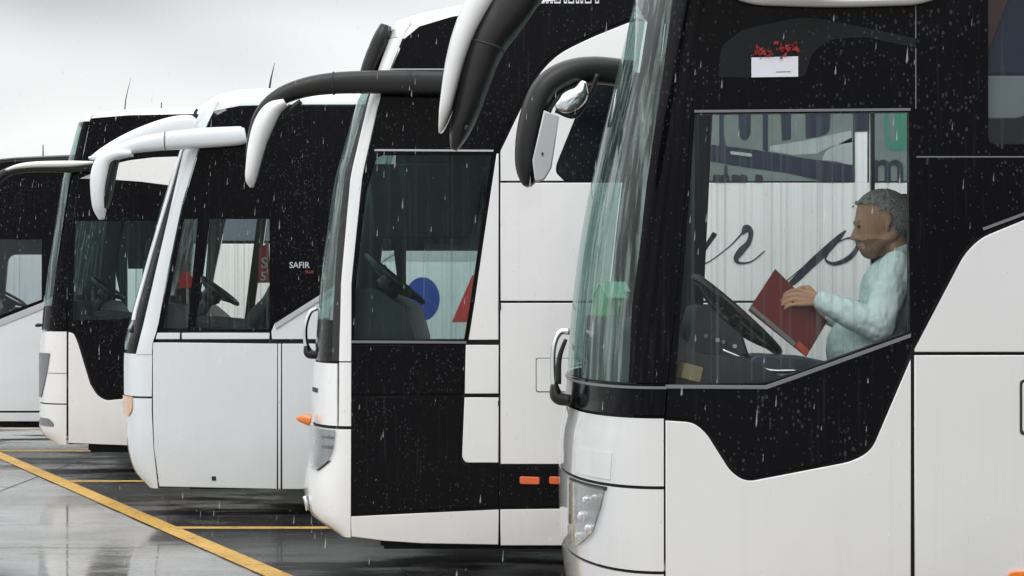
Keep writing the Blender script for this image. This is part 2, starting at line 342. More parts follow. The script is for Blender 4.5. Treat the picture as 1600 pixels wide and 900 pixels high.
# ================================================================== a coach
class Coach:
    W = 2.5
    def __init__(self, name, d, base_px, label, body):
        self.d = d; self.yc = d+self.W/2; self.body = body
        self.root = bpy.data.objects.new(name, None); COL.objects.link(self.root)
        self.root.location = (self.X(base_px), self.yc, 0); tag(self.root, label, 'bus', 'coaches parked side by side')
    def X(self, px, off=0.0): return (px-800)*(self.d+off)/F
    def Z(self, py, off=0.0): return CAM_Z+(468-py)*(self.d+off)/F
    def P(self, pts, off=0.0): return [(self.X(x, off), self.Z(y, off)) for x, y in rounded(pts)]
    def plate(self, name, pts, mat, holes=(), y=0.0, thick=0.02, bev=0.004, off=0.0, parent=None):
        """side panel: outline measured on the side plane, y = metres behind that plane"""
        return standing(name, [self.P(pts, off)]+[self.P(h, off) for h in holes], self.d+y, thick, mat, parent or self.root, bev)
    # ---- the rounded front
    def set_nose(self, sil, seam, n=2.4):
        self.n = n; zs = sorted(self.Z(y, 0.25) for y, x in sil); self.z0, self.z1 = zs[0], zs[-1]
        self.sz = [self.Z(y) for y, x in seam][::-1]; self.sx = [self.X(x) for y, x in seam][::-1]
        pz = [self.Z(y, 0.25) for y, x in sil][::-1]; pp = [x for y, x in sil][::-1]
        self.tz = np.linspace(self.z0, self.z1, 61); tgt = np.interp(self.tz, pz, pp)
        A = np.linspace(0, math.pi/2, 60); Ls = []
        for z, p in zip(self.tz, tgt):
            xs = self.xs(z); lo, hi = 0.02, 1.1
            for _ in range(30):
                L = (lo+hi)/2; x = xs-L*np.cos(A)**(2/n); y = self.yc-self.W/2*np.sin(A)**(2/n)
                if (800+F*x/y).min() > p: lo = L
                else: hi = L
            Ls.append((lo+hi)/2)
        Ls = np.array(Ls); k = np.ones(3)/3; Ls[1:-1] = np.convolve(Ls, k, 'valid'); self.Ls = Ls
    def xs(self, z): return float(np.interp(z, self.sz, self.sx))
    def L(self, z): return float(np.interp(z, self.tz, self.Ls))
    def pt(self, z, a, o=0.0):
        ca = max(0.0, math.cos(a)); sa = math.sin(a); L = self.L(z)+o; w2 = self.W/2+o
        return (self.xs(z)-L*ca**(2/self.n), self.yc-w2*math.copysign(abs(sa)**(2/self.n), sa), z)
    def ang(self, z, px):
        """angle on the near corner whose projection falls at px"""
        As = np.linspace(0.2, math.pi/2, 400)
        q = np.array([abs(800+F*p[0]/p[1]-px) for p in (self.pt(z, a) for a in As)])
        return float(As[np.nonzero(q <= q.min()+0.4)[0][-1]])
    def nose(self, name, mat, y0, y1, lo=None, hi=None, o=0.0, thick=0.012, nz=16, na=40, parent=None):
        """strip of the rounded front between image rows y0 (lower) and y1; lo/hi: angle limits or [(row, px)] tables"""
        za, zb = self.Z(y0, 0.05), self.Z(y1, 0.05); zs = np.linspace(za, zb, nz); V, Fc = [], []
        def lim(t, z, dflt):
            if t is None: return dflt
            if isinstance(t, (int, float)): return t
            tz = [self.Z(r, 0.05) for r, p in t][::-1]; tp = [p for r, p in t][::-1]
            return self.ang(z, float(np.interp(z, tz, tp)))
        for z in zs:
            h = lim(hi, z, math.pi/2); l = -h if lo == 'sym' else lim(lo, z, -math.pi/2)
            for a in np.linspace(l, h, na): V.append(self.pt(z, a, o))
        for i in range(nz-1):
            for k in range(na-1): Fc.append((i*na+k, i*na+k+1, (i+1)*na+k+1, (i+1)*na+k))
        ob = from_verts(name, V, Fc, mat, parent or self.root, True)
        # face outwards
        me = ob.data
        c = me.polygons[len(me.polygons)//2]
        if c.normal.x > 0 and lo in (None, 'sym', -1.5): me.flip_normals()
        elif lo not in (None, 'sym', -1.5) and c.normal.y > 0: me.flip_normals()
        if thick:
            s = ob.modifiers.new('thickness', 'SOLIDIFY'); s.thickness = thick; s.offset = -1
            e = ob.modifiers.new('crisp_edges', 'EDGE_SPLIT'); e.split_angle = math.radians(45)
        return ob
    def roof(self, stations, mat):
        """stations: (px, row of rail, row of crown)"""
        V, Fc = [], []; m = 21
        for px, rr, rt in stations:
            x = self.X(px); zr, zt = self.Z(rr), self.Z(rt, 0.4); xs = self.xs(zr); L = max(0.05, self.L(zr))
            t = min(0.985, max(0.0, (xs-x)/L)); hw = self.W/2*(1-t**self.n)**(1/self.n)
            for k in range(m):
                a = math.pi*k/(m-1); c = math.cos(a); s = math.sin(a)
                V.append((x, self.yc-hw*math.copysign(abs(c)**0.5, c), zr+(zt-zr)*abs(s)**0.6))
        for i in range(len(stations)-1):
            for k in range(m-1): Fc.append((i*m+k, i*m+k+1, (i+1)*m+k+1, (i+1)*m+k))
        Fc.append(tuple(range(m))); Fc.append(tuple((len(stations)-1)*m+k for k in range(m)))
        return from_verts('roof', V, Fc, mat, self.root, True)
    # ---- shell, chassis and wheels, the same for every coach
    def shell(self, x0, tail, skirt, rail, near_outline, near_holes, far_holes, floor=0.95):
        self.plate('inner_lining', near_outline, 'lining', near_holes, y=0.03, thick=0.02, bev=0)
        loops = [self.P(near_outline)]+[self.P(h, self.W) for h in far_holes]
        standing('offside_wall', loops, self.d+self.W-0.04, 0.04, self.body, self.root)
        standing('offside_lining', loops, self.d+self.W-0.08, 0.03, 'lining', self.root)
        for h in far_holes:
            self.plate('offside_window', h, 'cab_glass', y=self.W-0.03, thick=0.005, bev=0, off=self.W)
        X0, X1 = self.X(x0), self.X(tail); y0, y1 = self.d+0.06, self.d+self.W-0.09; zs = self.Z(skirt)+0.03
        box('chassis', (X0+0.02, y0, zs), (X1-0.05, y1, floor), 'lining', self.root, 0)
        box('underbody', (X0+0.12, y0+0.16, 0.20), (X1-0.3, y1-0.10, zs+0.02), 'lining', self.root, 0.02)
        box('rear_wall', (X1-0.02, self.d+0.02, self.Z(skirt)), (X1+0.06, self.d+self.W-0.02, self.Z(rail)+0.05), self.body, self.root, 0.03)
        zc = self.Z(rail)-0.02
        box('ceiling', (self.xs(zc)+0.08, y0, zc), (X1-0.05, y1, zc+0.03), 'lining', self.root, 0)
        box('bulkhead', (X0+3.4, y0, floor), (X0+3.45, y1, zc), 'lining', self.root, 0)
        for wx in (X0+2.25, X1-3.2):
            for s in (0, 1):
                self.wheel(wx, self.d+0.06 if s == 0 else self.d+self.W-0.36)
    def wheel(self, x, y):
        r = 0.5; V, Fc = [], []; prof = [(0.30, 0.0), (0.46, 0.0), (0.5, 0.03), (0.5, 0.27), (0.46, 0.30), (0.30, 0.30)]; n = 36
        for k in range(n):
            a = 2*math.pi*k/n
            for pr, py in prof: V.append((x+pr*math.cos(a), y+py, r+pr*math.sin(a)))
        m = len(prof)
        for k in range(n):
            for j in range(m): Fc.append((k*m+j, k*m+(j+1) % m, ((k+1) % n)*m+(j+1) % m, ((k+1) % n)*m+j))
        w = from_verts('wheel', V, Fc, 'rubber', self.root, True)
        V, Fc = [], []; prof = [(0.31, 0.02), (0.29, 0.06), (0.16, 0.10), (0.12, 0.05), (0.0, 0.05)]
        for k in range(n):
            a = 2*math.pi*k/n
            for pr, py in prof: V.append((x+pr*math.cos(a), y+py, r+pr*math.sin(a)))
        m = len(prof)
        for k in range(n):
            for j in range(m-1): Fc.append((k*m+j, k*m+j+1, ((k+1) % n)*m+j+1, ((k+1) % n)*m+j))
        from_verts('rim', V, Fc, 'alloy', w, True)
    def cab(self, dash, wheel_c, wheel_r, seat, y_in=0.55, tilt=42, seatmat='seat_cloth'):
        """dashboard outline (photo pixels at half a metre in), steering wheel centre, driver's seat back foot and top"""
        o = 0.6
        pts = self.P(dash, o); V, Fc = [], []; ns = 15; m = len(pts)
        for k in range(ns):
            yy = self.d+0.12+(self.W-0.26)*k/(ns-1)
            for x, z in pts:
                zc = min(max(z, self.tz[0]), self.tz[-1]); t = min(0.999, abs(yy-self.yc)/(self.W/2))
                V.append((max(x, self.xs(zc)-self.L(zc)*(1-t**self.n)**(1/self.n)+0.07), yy, z))
        for k in range(ns-1):
            for j in range(m): Fc.append((k*m+j, k*m+(j+1) % m, (k+1)*m+(j+1) % m, (k+1)*m+j))
        Fc.append(tuple(range(m))); Fc.append(tuple((ns-1)*m+j for j in range(m)))
        from_verts('dashboard', V, Fc, 'dash', self.root)
        cx, cz = self.X(wheel_c[0], o), self.Z(wheel_c[1], o); cy = self.d+y_in
        t = math.radians(tilt); u = np.array((math.cos(t), 0, -math.sin(t))); v = np.array((0, 1, 0)); nrm = np.array((math.sin(t), 0, math.cos(t)))
        V, Fc = [], []; n, m = 40, 8
        for k in range(n):
            a = 2*math.pi*k/n; rd = u*math.cos(a)+v*math.sin(a)
            for j in range(m):
                b = 2*math.pi*j/m; V.append(np.array((cx, cy, cz))+rd*(wheel_r+0.017*math.cos(b))+nrm*0.017*math.sin(b))
        for k in range(n):
            for j in range(m): Fc.append((k*m+j, k*m+(j+1) % m, ((k+1) % n)*m+(j+1) % m, ((k+1) % n)*m+j))
        sw = from_verts('steering_wheel', V, Fc, 'black_plastic', self.root, True)
        c = np.array((cx, cy, cz))-nrm*0.05
        for a in (0.35, math.pi-0.35, math.pi*1.5):
            e = np.array((cx, cy, cz))+wheel_r*(u*math.cos(a)+v*math.sin(a)); q = (c+e)/2-nrm*0.01
            tube('spoke', [(*c, .02, .03), (*q, .014, .022), (*e, .012, .02)], 'black_plastic', sw, seg=8, n=3)
        h0, h1 = c+nrm*0.03, c-nrm*0.5
        tube('hub', [(*h0, .07, .07), (*(c-nrm*0.03), .085, .085), (*(c-nrm*0.08), .05, .05)], 'black_plastic', sw, seg=14, n=2)
        tube('column', [(*(c-nrm*0.06), .045, .05), (*(c-nrm*0.25), .06, .07), (*h1, .08, .1)], 'dash', sw, seg=10, n=3)
        # switches, monitor and ticket box along the dash
        top = max(p[1] for p in pts); xm = np.mean([p[0] for p in pts if p[1] > top-0.03])
        for k in range(6):
            yy = self.d+0.5+0.22*k; hh = (0.05, 0.11, 0.03, 0.16, 0.06, 0.09)[k]
            box('dash_unit', (xm+0.02*(k % 3), yy, top-0.03), (xm+0.09+0.02*(k % 2), yy+(0.12, 0.16, 0.08)[k % 3], top+hh), 'black_plastic', self.root, 0.008)
        # seat: cushion, back, headrest
        (bx, by), (tx, ty) = seat; b = (self.X(bx, o), self.Z(by, o)); tp = (self.X(tx, o), self.Z(ty, o)); cy2 = cy
        st = bpy.data.objects.new('driver_seat', None); COL.objects.link(st); st.parent = self.root
        st.location = Vector((b[0], cy2, b[1]-0.4))-origin(self.root)
        tube('cushion', [(b[0]-0.50, cy2, b[1]+0.0, .05, .22), (b[0]-0.42, cy2, b[1]+0.02, .08, .25), (b[0]-0.1, cy2, b[1], .08, .25), (b[0]+0.03, cy2, b[1], .06, .23)], seatmat, st)
        tube('backrest', [(b[0], cy2, b[1]-0.02, .05, .22), (b[0]+0.04, cy2, b[1]+0.08, .075, .25), ((b[0]+tp[0])/2+0.04, cy2, (b[1]+tp[1])/2, .07, .25), (tp[0], cy2, tp[1]-0.03, .055, .23), (tp[0], cy2, tp[1]+0.02, .03, .19)], seatmat, st)
        tube('headrest', [(tp[0]+.01, cy2, tp[1]+0.02, .03, .11), (tp[0]+.01, cy2, tp[1]+0.07, .055, .14), (tp[0]+.015, cy2, tp[1]+0.19, .05, .13), (tp[0]+.015, cy2, tp[1]+0.24, .02, .09)], seatmat, st)
        box('seat_pedestal', (b[0]-0.35, cy2-0.16, 0.94), (b[0]-0.02, cy2+0.16, b[1]-0.05), 'dash', st, 0.02)
        return sw, st
    def path(self, pts, y0, px_scale=True):
        """(px, row, half width px, half depth m[, dy]) -> tube points at y0 behind the side plane"""
        r = []
        for p in pts:
            dy = p[4] if len(p) > 4 else 0.0
            o = y0+dy
            r.append((self.X(p[0], o), self.d+o, self.Z(p[1], o), p[2]*(self.d+o)/F, p[3]))
        return r

# ================================================================== ground and painted lines
def sheet(name, pts, z, mat, kind='structure'):
    o = from_verts(name, [(x, y, z) for x, y in pts], [tuple(range(len(pts)))], mat); o['kind'] = kind
    if o.data.polygons[0].normal.z < 0: o.data.flip_normals()
    return o
g = sheet('ground', [(-400, -200), (400, -200), (400, 900), (-400, 900)], 0.0, 'wet_concrete'); 
def ground_xy(px, py):
    d = F*CAM_Z/(py-468); return Vector(((px-800)*d/F, d))
la, lb = ground_xy(0, 712), ground_xy(440, 903); ld = (lb-la).normalized(); ln = Vector((-ld.y, ld.x))*0.082
p0, p1 = la-ld*14, lb+ld*9
sheet('front_line_marking', [p0+ln, p1+ln, p1-ln, p0-ln], 0.008, 'yellow_line')
sheet('parking_bays', [p0, lb+ld*45, lb+ld*45+Vector((60, 0)), p0+Vector((60, 0))], 0.002, 'wet_asphalt')
def front_x(y): return la.x+(lb.x-la.x)*(y-la.y)/(lb.y-la.y)
for Y in (7.7, 11.65, 15.6, 19.6, 23.5, 27.5):
    x0 = front_x(Y)+0.06
    sheet('bay_line_marking', [(x0, Y-0.075), (x0+12, Y-0.075), (x0+12, Y+0.075), (x0, Y+0.075)], 0.004, 'yellow_line')
# saw-cut slab joints in the concrete apron
for k, (a, b) in enumerate([((-4.6, 9), (-4.75, 40)), ((-9.2, 9), (-9.3, 40)), ((-14, 14.6), (-2.6, 14.35)), ((-16, 19.2), (-4.6, 19.0))]):
    a, b = Vector(a), Vector(b); t = (b-a).normalized(); q = Vector((-t.y, t.x))*0.006
    sheet('slab_joint', [a+q, b+q, b-q, a-q], 0.0035, 'joint')

# ================================================================== coach A: nearest, driver reading
A = Coach('coach', 8.42, 905, 'nearest white and black coach with a driver reading behind its side window', 'paint_white')
A.set_nose([(-110, 1004), (0, 982), (100, 960), (200, 938), (300, 918), (400, 903), (500, 893), (560, 889), (600, 888), (648, 885), (660, 880), (700, 874), (800, 873), (880, 876), (960, 884), (1023, 905)],
           [(-110, 1112), (0, 1100), (175, 1080), (420, 1062), (600, 1042), (650, 1037), (1023, 1037)], 2.3)
A_win = [(1086, 178), (1421, 175), (1421, 518), (1242, 582, 20), (1195, 598, 20), (1056, 600)]
A_pass = [(1545, -60, 12), (2100, -60), (2100, 224), (1545, 224, 12)]
A_blk = [(1043, 602), (1040, 652), (1085, 655, 12), (1108, 672, 14), (1148, 735, 16), (1168, 748, 16), (1330, 716, 20), (1358, 700, 20), (1425, 542), (1503, 392, 22), (1530, 366, 16), (1600, 338), (1700, 318), (5400, 318), (5400, -92), (1110, -92), (1080, 175), (1062, 420)]
A.plate('side_glazing', A_blk, 'black_gloss', [A_win, A_pass], y=0.0)
A.plate('driver_window', [(1082, 174), (1425, 171), (1425, 521), (1242, 587), (1195, 603), (1052, 604)], 'cab_glass', y=0.008, thick=0.005, bev=0)
A.plate('passenger_window', [(1540, -66), (2106, -66), (2106, 230), (1540, 230)], 'passenger_glass', y=0.008, thick=0.005, bev=0)
A.plate('quarter_pane', [(1122, 121, 6), (1127, 72, 10), (1165, 44, 14), (1262, 24, 30), (1432, 60), (1432, 75), (1350, 58), (1296, 62, 14), (1268, 84, 14), (1258, 121, 8)], 'pane_grey', y=-0.002, thick=0.004, bev=0.001)
A.plate('window_trim', [(1085, 176), (1085, 172), (1423, 169), (1423, 173)], 'trim_grey', y=-0.004, thick=0.01, bev=0.001)
A.plate('window_trim', [(1040, 607), (1040, 601), (1196, 602), (1242, 586), (1423, 521), (1423, 527), (1244, 592), (1198, 608)], 'trim_grey', y=-0.005, thick=0.012, bev=0.001)
A.plate('pillar_seam', [(1430.5, -90), (1432, -90), (1432, 170), (1430.5, 170)], 'trim_grey', y=-0.001, thick=0.004, bev=0)
A.plate('glazing_seam', [(1432, 244), (2400, 244), (2400, 246), (1432, 246)], 'trim_grey', y=-0.001, thick=0.004, bev=0)
A.plate('glazing_moulding', [(1535, 356), (1600, 332), (1700, 312), (2400, 310), (2400, 313), (1700, 316), (1602, 336), (1537, 360)], 'trim_grey', y=-0.004, thick=0.006, bev=0)
A.plate('side_panel', [(1040, 657), (1083, 660, 12), (1103, 676, 14), (1142, 738, 16), (1166, 753, 16), (1332, 721, 20), (1362, 704, 20), (1423, 562), (1423, 1023), (1040, 1023)], 'paint_white')
A.plate('side_panel', [(1429, 550), (1429, 546), (1508, 396, 22), (1534, 371, 16), (1602, 343), (1702, 323), (2600, 323), (2600, 550)], 'paint_white')
A.plate('side_panel', [(1429, 555), (2000, 555), (2000, 1023), (1429, 1023)], 'paint_white')
A.plate('side_panel', [(2005, 555), (5400, 555), (5400, 1023), (2005, 1023)], 'paint_white')
A.plate('side_panel', [(2605, 323), (5400, 323), (5400, 550), (2605, 550)], 'paint_white')
A.plate('flap_frame', [(1593, 593, 8), (1672, 593, 8), (1672, 680, 8), (1593, 680, 8)], 'rubber', y=-0.002, thick=0.01, bev=0)
A.plate('service_flap', [(1597, 597, 6), (1668, 597, 6), (1668, 676, 6), (1597, 676, 6)], 'paint_white', y=-0.004, thick=0.014, bev=0.003)
A.plate('side_marker', [(1573, 900, 5), (1578, 892, 6), (1640, 890, 6), (1646, 912, 5), (1576, 914, 5)], 'amber', y=-0.014, thick=0.02, bev=0.004)
# white fairing that carries the mirror arm
A.plate('arm_fairing', [(1138, -70), (1148, 0, 10), (1180, 9, 30), (1300, 13, 60), (1430, 9, 30), (1462, 0, 10), (1490, -70)], 'paint_white', y=-0.05, thick=0.06, bev=0.02)
# front
A_edge = [(-110, 1066), (0, 1050), (150, 1031), (280, 1011), (400, 998), (480, 987), (600, 982)]
A.nose('windscreen', 'windscreen', 598, -105, 'sym', A_edge, thick=0, nz=30, na=60)
A.nose('windscreen_pillar', 'black_gloss', 598, -105, A_edge, math.pi/2, nz=30, na=10)
A.nose('offside_pillar', 'black_gloss', 598, -105, -math.pi/2, -1.22, nz=20, na=8)
A.nose('front_mask', 'black_gloss', 648, 600, o=0.004)
A.nose('mask_moulding', 'trim_grey', 607, 603, o=0.010, nz=3)
A.nose('front_panel', 'paint_white', 758, 653, nz=10)
A.nose('front_bumper', 'paint_white', 890, 763, nz=12)
A.nose('lower_bumper', 'paint_white', 1023, 895, nz=10)
A.nose('nose_backing', 'lining', 1020, 655, o=-0.02, thick=0, nz=12)
A.nose('headlight', 'chrome', 872, 768, [(768, 896), (872, 895)], [(763, 946), (800, 938), (840, 926), (872, 903)], o=0.003, thick=0, nz=14, na=14)
A.nose('headlight_lens', 'lens', 874, 766, [(766, 892), (880, 893)], [(763, 947), (800, 939), (840, 927), (874, 903)], o=0.02, thick=0, nz=14, na=14)
A.nose('headlight_gap', 'rubber', 770, 764, [(764, 892), (770, 892)], [(764, 948), (770, 947)], o=0.006, thick=0.004, nz=3, na=12)
A.nose('headlight_gap', 'rubber', 842, 768, [(768, 889), (842, 889)], [(768, 893), (842, 893)], o=0.006, thick=0.004, nz=8, na=4)
for (x, y, r) in ((918, 790, .022), (912, 818, .026), (922, 835, .024), (906, 852, .02), (930, 782, .014)):
    z = A.Z(y, 0.1); a = A.ang(z, x); q = A.pt(z, a, 0.004)
    bm = bmesh.new(); bmesh.ops.create_uvsphere(bm, u_segments=14, v_segments=8, radius=r)
    for v in bm.verts: v.co = Vector((v.co.x, v.co.y*0.6, v.co.z))+Vector(q)-origin(A.root)
    me = bpy.data.meshes.new('reflector'); bm.to_mesh(me); bm.free(); link('reflector', me, 'chrome', A.root)
A.nose('front_handle', 'paint_white', 752, 710, [(710, 902), (752, 900)], [(710, 956), (752, 953)], o=0.004, thick=0.004, nz=6, na=12)
# wiper pivots at the foot of the windscreen
tube('wiper_bracket', A.path([(890, 518, 5, .02), (874, 520, 5, .025), (865, 545, 4, .03), (865, 590, 5, .03), (872, 618, 8, .03), (888, 625, 8, .03)], 0.75), 'chrome', A.root)
tube('wiper_arm', A.path([(884, 530, 3, .012), (874, 560, 4, .014), (872, 600, 5, .016)], 0.7), 'black_plastic', A.root)
tube('wiper_foot', A.path([(866, 600, 6, .04), (870, 620, 10, .05), (890, 626, 9, .05)], 0.72), 'black_plastic', A.root)
# near mirror: white shell in front, black housing behind, arm from the fairing
tube('mirror_arm', A.path([(1300, -34, 24, .05), (1100, -60, 26, .05), (950, -80, 28, .06), (860, -62, 32, .08), (815, -15, 36, .10)], -0.12), 'black_plastic', A.root)
tube('mirror_housing', A.path([(834, -60, 42, .10), (795, 8, 39, .13), (760, 70, 30, .15), (742, 125, 25, .15), (728, 175, 20, .14), (717, 208, 15, .12), (709, 233, 6, .06)], -0.14), 'black_plastic', A.root, seg=20)
tube('mirror_shell', A.path([(790, -60, 26, .11), (752, 0, 23, .14), (728, 50, 19, .155), (713, 95, 16, .16), (703, 140, 13, .155), (696, 175, 10, .14), (690, 200, 5, .09), (687, 208, 2, .04)], -0.16), 'paint_white', A.root, seg=20)
# off-side mirror
tube('housing_seam', A.path([(759, 72, 30.6, .153), (758, 75.5, 30.6, .153)], -0.14), 'rubber', A.root, seg=20)
tube('housing_drain', A.path([(730, 196, 3, .01), (728, 203, 3, .01)], -0.285), 'rubber', A.root, seg=8)
tube('offside_mirror', A.path([(990, 116, 22, .06), (930, 110, 22, .08), (888, 118, 24, .11), (856, 138, 24, .13), (838, 172, 23, .14), (828, 215, 22, .14), (825, 258, 20, .12), (826, 284, 12, .08), (827, 292, 4, .04)], 2.62), 'black_plastic', A.root, seg=18)
tube('offside_mirror_lens', A.path([(912, 128, 6, .05), (905, 148, 16, .07), (885, 162, 18, .07), (868, 168, 6, .05)], 2.50), 'chrome', A.root)
tube('offside_mirror_brace', A.path([(934, 116, 4, .02), (920, 150, 4, .02), (898, 180, 5, .02), (868, 172, 4, .02)], 2.5), 'black_plastic', A.root)
A.plate('offside_mirror_plate', [(850, 172), (874, 182), (862, 262), (850, 282, 6), (836, 284, 6), (832, 250)], 'mould_grey', y=2.40, thick=0.05, bev=0.008, off=2.40)
A.plate('mirror_screw', [(846, 238, 2), (849, 238, 2), (849, 243, 2), (846, 243, 2)], 'rubber', y=2.395, thick=0.006, bev=0, off=2.40)
A.roof([(1010, -95, -98), (1030, -92, -150), (1070, -90, -190), (1130, -88, -215), (1400, -88, -225), (5400, -88, -225)], 'paint_white')
A_far = [(1114, 120, 10), (1358, 120), (1358, 620), (1090, 620)]
A_far3 = [(1363, 120), (1470, 120, 10), (1470, 304, 10), (1363, 304)]
A_far2 = [(1520, -30, 10), (1700, -30, 10), (1700, 255, 10), (1520, 255, 10)]
A.shell(1050, 5400, 1023, -86, [(1043, 1023), (1043, 602), (1062, 420), (1080, 175), (1110, -88), (5400, -88), (5400, 1023)], [A_win, A_pass], [A_far, A_far2, A_far3])
sw, st = A.cab([(905, 650), (905, 512), (930, 496, 8), (1005, 494, 12), (1048, 520, 10), (1075, 548, 10), (1140, 552), (1205, 585, 10), (1300, 590), (1300, 660)],
               (1149, 491), 0.245, ((1385, 620), (1440, 400)))
# instrument binnacle and tray edge
standing('instrument_panel', [A.P([(1062, 540), (1080, 478, 6), (1098, 474, 6), (1150, 520, 8), (1160, 552), (1100, 570)], 0.6)], A.d+0.35, 0.5, 'dash', A.root, 0.01)
for k in range(6):
    box('switch', (A.X(1100+k*9, .34), A.d+0.335, A.Z(528+k*3.2, .34)), (A.X(1106+k*9, .34), A.d+0.352, A.Z(522+k*3.2, .34)), ('trim_grey', 'dash_navy', 'mould_grey')[k % 3], A.root, 0.002)
standing('console_tray', [A.P([(1160, 566), (1175, 552, 8), (1250, 556), (1292, 565), (1270, 582), (1205, 582, 10)], 0.3)], A.d+0.16, 0.3, 'dash_navy', A.root, 0.008)
tube('tray_edge', A.path([(1128, 546, 2, .006), (1165, 562, 2.2, .006), (1200, 578, 2.4, .006), (1246, 579, 2, .006)], 0.14), 'chrome', A.root, seg=8)
for k, (x, y) in enumerate(((1078, 512), (1080, 500))):
    tube('stalk', A.path([(x+24, y+2, 3, .008), (x, y-4, 4, .01)], 0.45), 'black_plastic', A.root, seg=8)
# passenger seats with white covers behind the first side window
for k in range(3):
    x = 1600+k*330
    ps = bpy.data.objects.new('passenger_seat', None); COL.objects.link(ps); ps.parent = A.root
    ps.location = Vector((A.X(x, .5), A.d+.55, 1.4))-origin(A.root)
    tube('backrest', A.path([(x-10, 420, 20, .2), (x+5, 380, 28, .23), (x+25, 250, 26, .23), (x+40, 170, 22, .21), (x+45, 125, 12, .16)], 0.5), 'seat_cloth', ps)
    standing('headrest_cover', [A.P([(x-62, 118), (x+36, 118, 8), (x+20, 168, 10), (x-6, 185, 8), (x-62, 185)], .08)], A.d+.08, 0.03, 'headrest_white', ps, .006)
standing('curtain', [A.P([(1535, -40), (1590, -40), (1548, 70, 8), (1535, 90)], .1)], A.d+.09, 0.02, 'curtain_red', A.root, .004)
standing('curtain', [A.P([(1592, -40), (1660, -40), (1660, 112), (1548, 112), (1552, 72)], .1)], A.d+.12, 0.02, 'curtain_blue', A.root, .004)

# ================================================================== coach B
B = Coach('coach', 12.42, 545, 'white coach with black entrance panel and long black mirror arm, second from the camera', 'paint_bright')
B.set_nose([(26, 613), (40, 604), (60, 597), (110, 576), (160, 555), (274, 523), (406, 504), (500, 496), (564, 491), (600, 487), (665, 487), (735, 484), (745, 476), (790, 475), (812, 482), (828, 502), (838, 540)],
           [(26, 646), (59, 629), (147, 594), (274, 566), (440, 549), (838, 548)], 2.3)
B_win = [(589, 242, 10), (768, 242), (745, 400), (735, 470), (725, 530), (553, 530), (556, 440), (571, 300)]
B.plate('side_glazing', [(549, 533), (550, 440), (567, 274), (595, 147), (630, 64), (655, 40, 14), (705, 25), (800, 8), (950, -12), (1300, -34), (3900, -34), (3900, 8), (1300, 10), (1100, 16), (980, 31), (920, 55, 30), (869, 80, 30), (838, 112, 20), (803, 182), (781, 228), (779, 238), (773, 239), (749, 400), (739, 470), (729, 533)], 'black_gloss', [B_win])
B.plate('entrance_window', [(585, 238), (772, 238), (749, 400), (739, 470), (729, 533), (550, 533), (552, 440), (567, 300)], 'tinted_cab_glass', y=0.008, thick=0.005, bev=0)
B.plate('window_trim', [(585, 236), (585, 233), (771, 234), (771, 237)], 'mould_grey', y=-0.004, thick=0.01, bev=0.001)
B.plate('window_trim', [(549, 532), (729, 533), (729, 537), (549, 536)], 'trim_grey', y=-0.002, thick=0.01, bev=0.001)
B.plate('glazing_seam', [(610, 107), (700, 107), (700, 109), (609, 109)], 'mould_grey', y=-0.002, thick=0.004, bev=0)
B.plate('side_panel', [(776, 240), (779, 240), (779, 531), (732, 531), (742, 470), (752, 400)], 'paint_bright')
B.plate('side_panel', [(728, 539), (779, 539), (779, 615), (726, 615)], 'paint_bright')
B.plate('side_panel', [(726, 621), (779, 621), (779, 723), (727, 723, 7), (722, 714, 4)], 'paint_bright')
B.plate('entrance_panel', [(549, 539), (725, 539), (723, 616), (549, 616)], 'black_gloss')
B.plate('entrance_panel', [(549, 620), (722, 620), (718, 716), (724, 727), (779, 728), (779, 792), (549, 803)], 'black_gloss')
B.plate('sill_panel', [(782, 728), (1500, 728), (1500, 784), (782, 792)], 'black_gloss')
B.plate('skirt', [(549, 807), (779, 796), (779, 851), (660, 849), (600, 845), (549, 838)], 'paint_bright')
B.plate('skirt', [(782, 796), (1500, 788), (3900, 788), (3900, 853), (782, 852)], 'paint_bright')
B.plate('side_panel', [(782, 282.5), (782, 236), (806, 186), (842, 115, 20), (872, 84, 30), (922, 59, 30), (982, 35), (1100, 20), (1300, 14), (3900, 12), (3900, 114), (945, 114), (924, 122, 8), (870, 256), (868, 270, 8), (882, 282.5)], 'paint_bright')
for (x0, x1) in ((782, 1575), (1578, 2400), (2403, 3900)):
    B.plate('side_panel', [(x0, 285.5), (x1, 285.5), (x1, 470), (x0, 470)], 'paint_bright')
    B.plate('side_panel', [(x0, 473.5), (x1, 473.5), (x1, 725), (x0, 725)], 'paint_bright')
B.plate('sill_panel', [(1503, 728), (3900, 728), (3900, 784), (1503, 784)], 'paint_bright')
B.plate('flap_frame', [(837, 559, 4), (906, 559, 4), (906, 613, 4), (837, 613, 4)], 'trim_grey', y=-0.001, thick=0.01, bev=0)
B.plate('service_flap', [(838.5, 560.5, 4), (904.5, 560.5, 4), (904.5, 611.5, 4), (838.5, 611.5, 4)], 'paint_bright', y=-0.003, thick=0.014, bev=0.002)
for x0, x1 in ((812, 843), (858, 890)):
    B.plate('side_marker', [(x0, 744, 3), (x1, 745, 3), (x1, 757, 3), (x0, 756, 3)], 'orange_red', y=-0.014, thick=0.02, bev=0.004)
B.plate('panel_catch', [(778, 626), (781, 626), (781, 634), (778, 634)], 'rubber', y=-0.004, thick=0.01, bev=0)
for y in (470,):
    B.plate('panel_catch', [(779, 474), (783, 474), (783, 484), (779, 484)], 'rubber', y=-0.004, thick=0.01, bev=0)
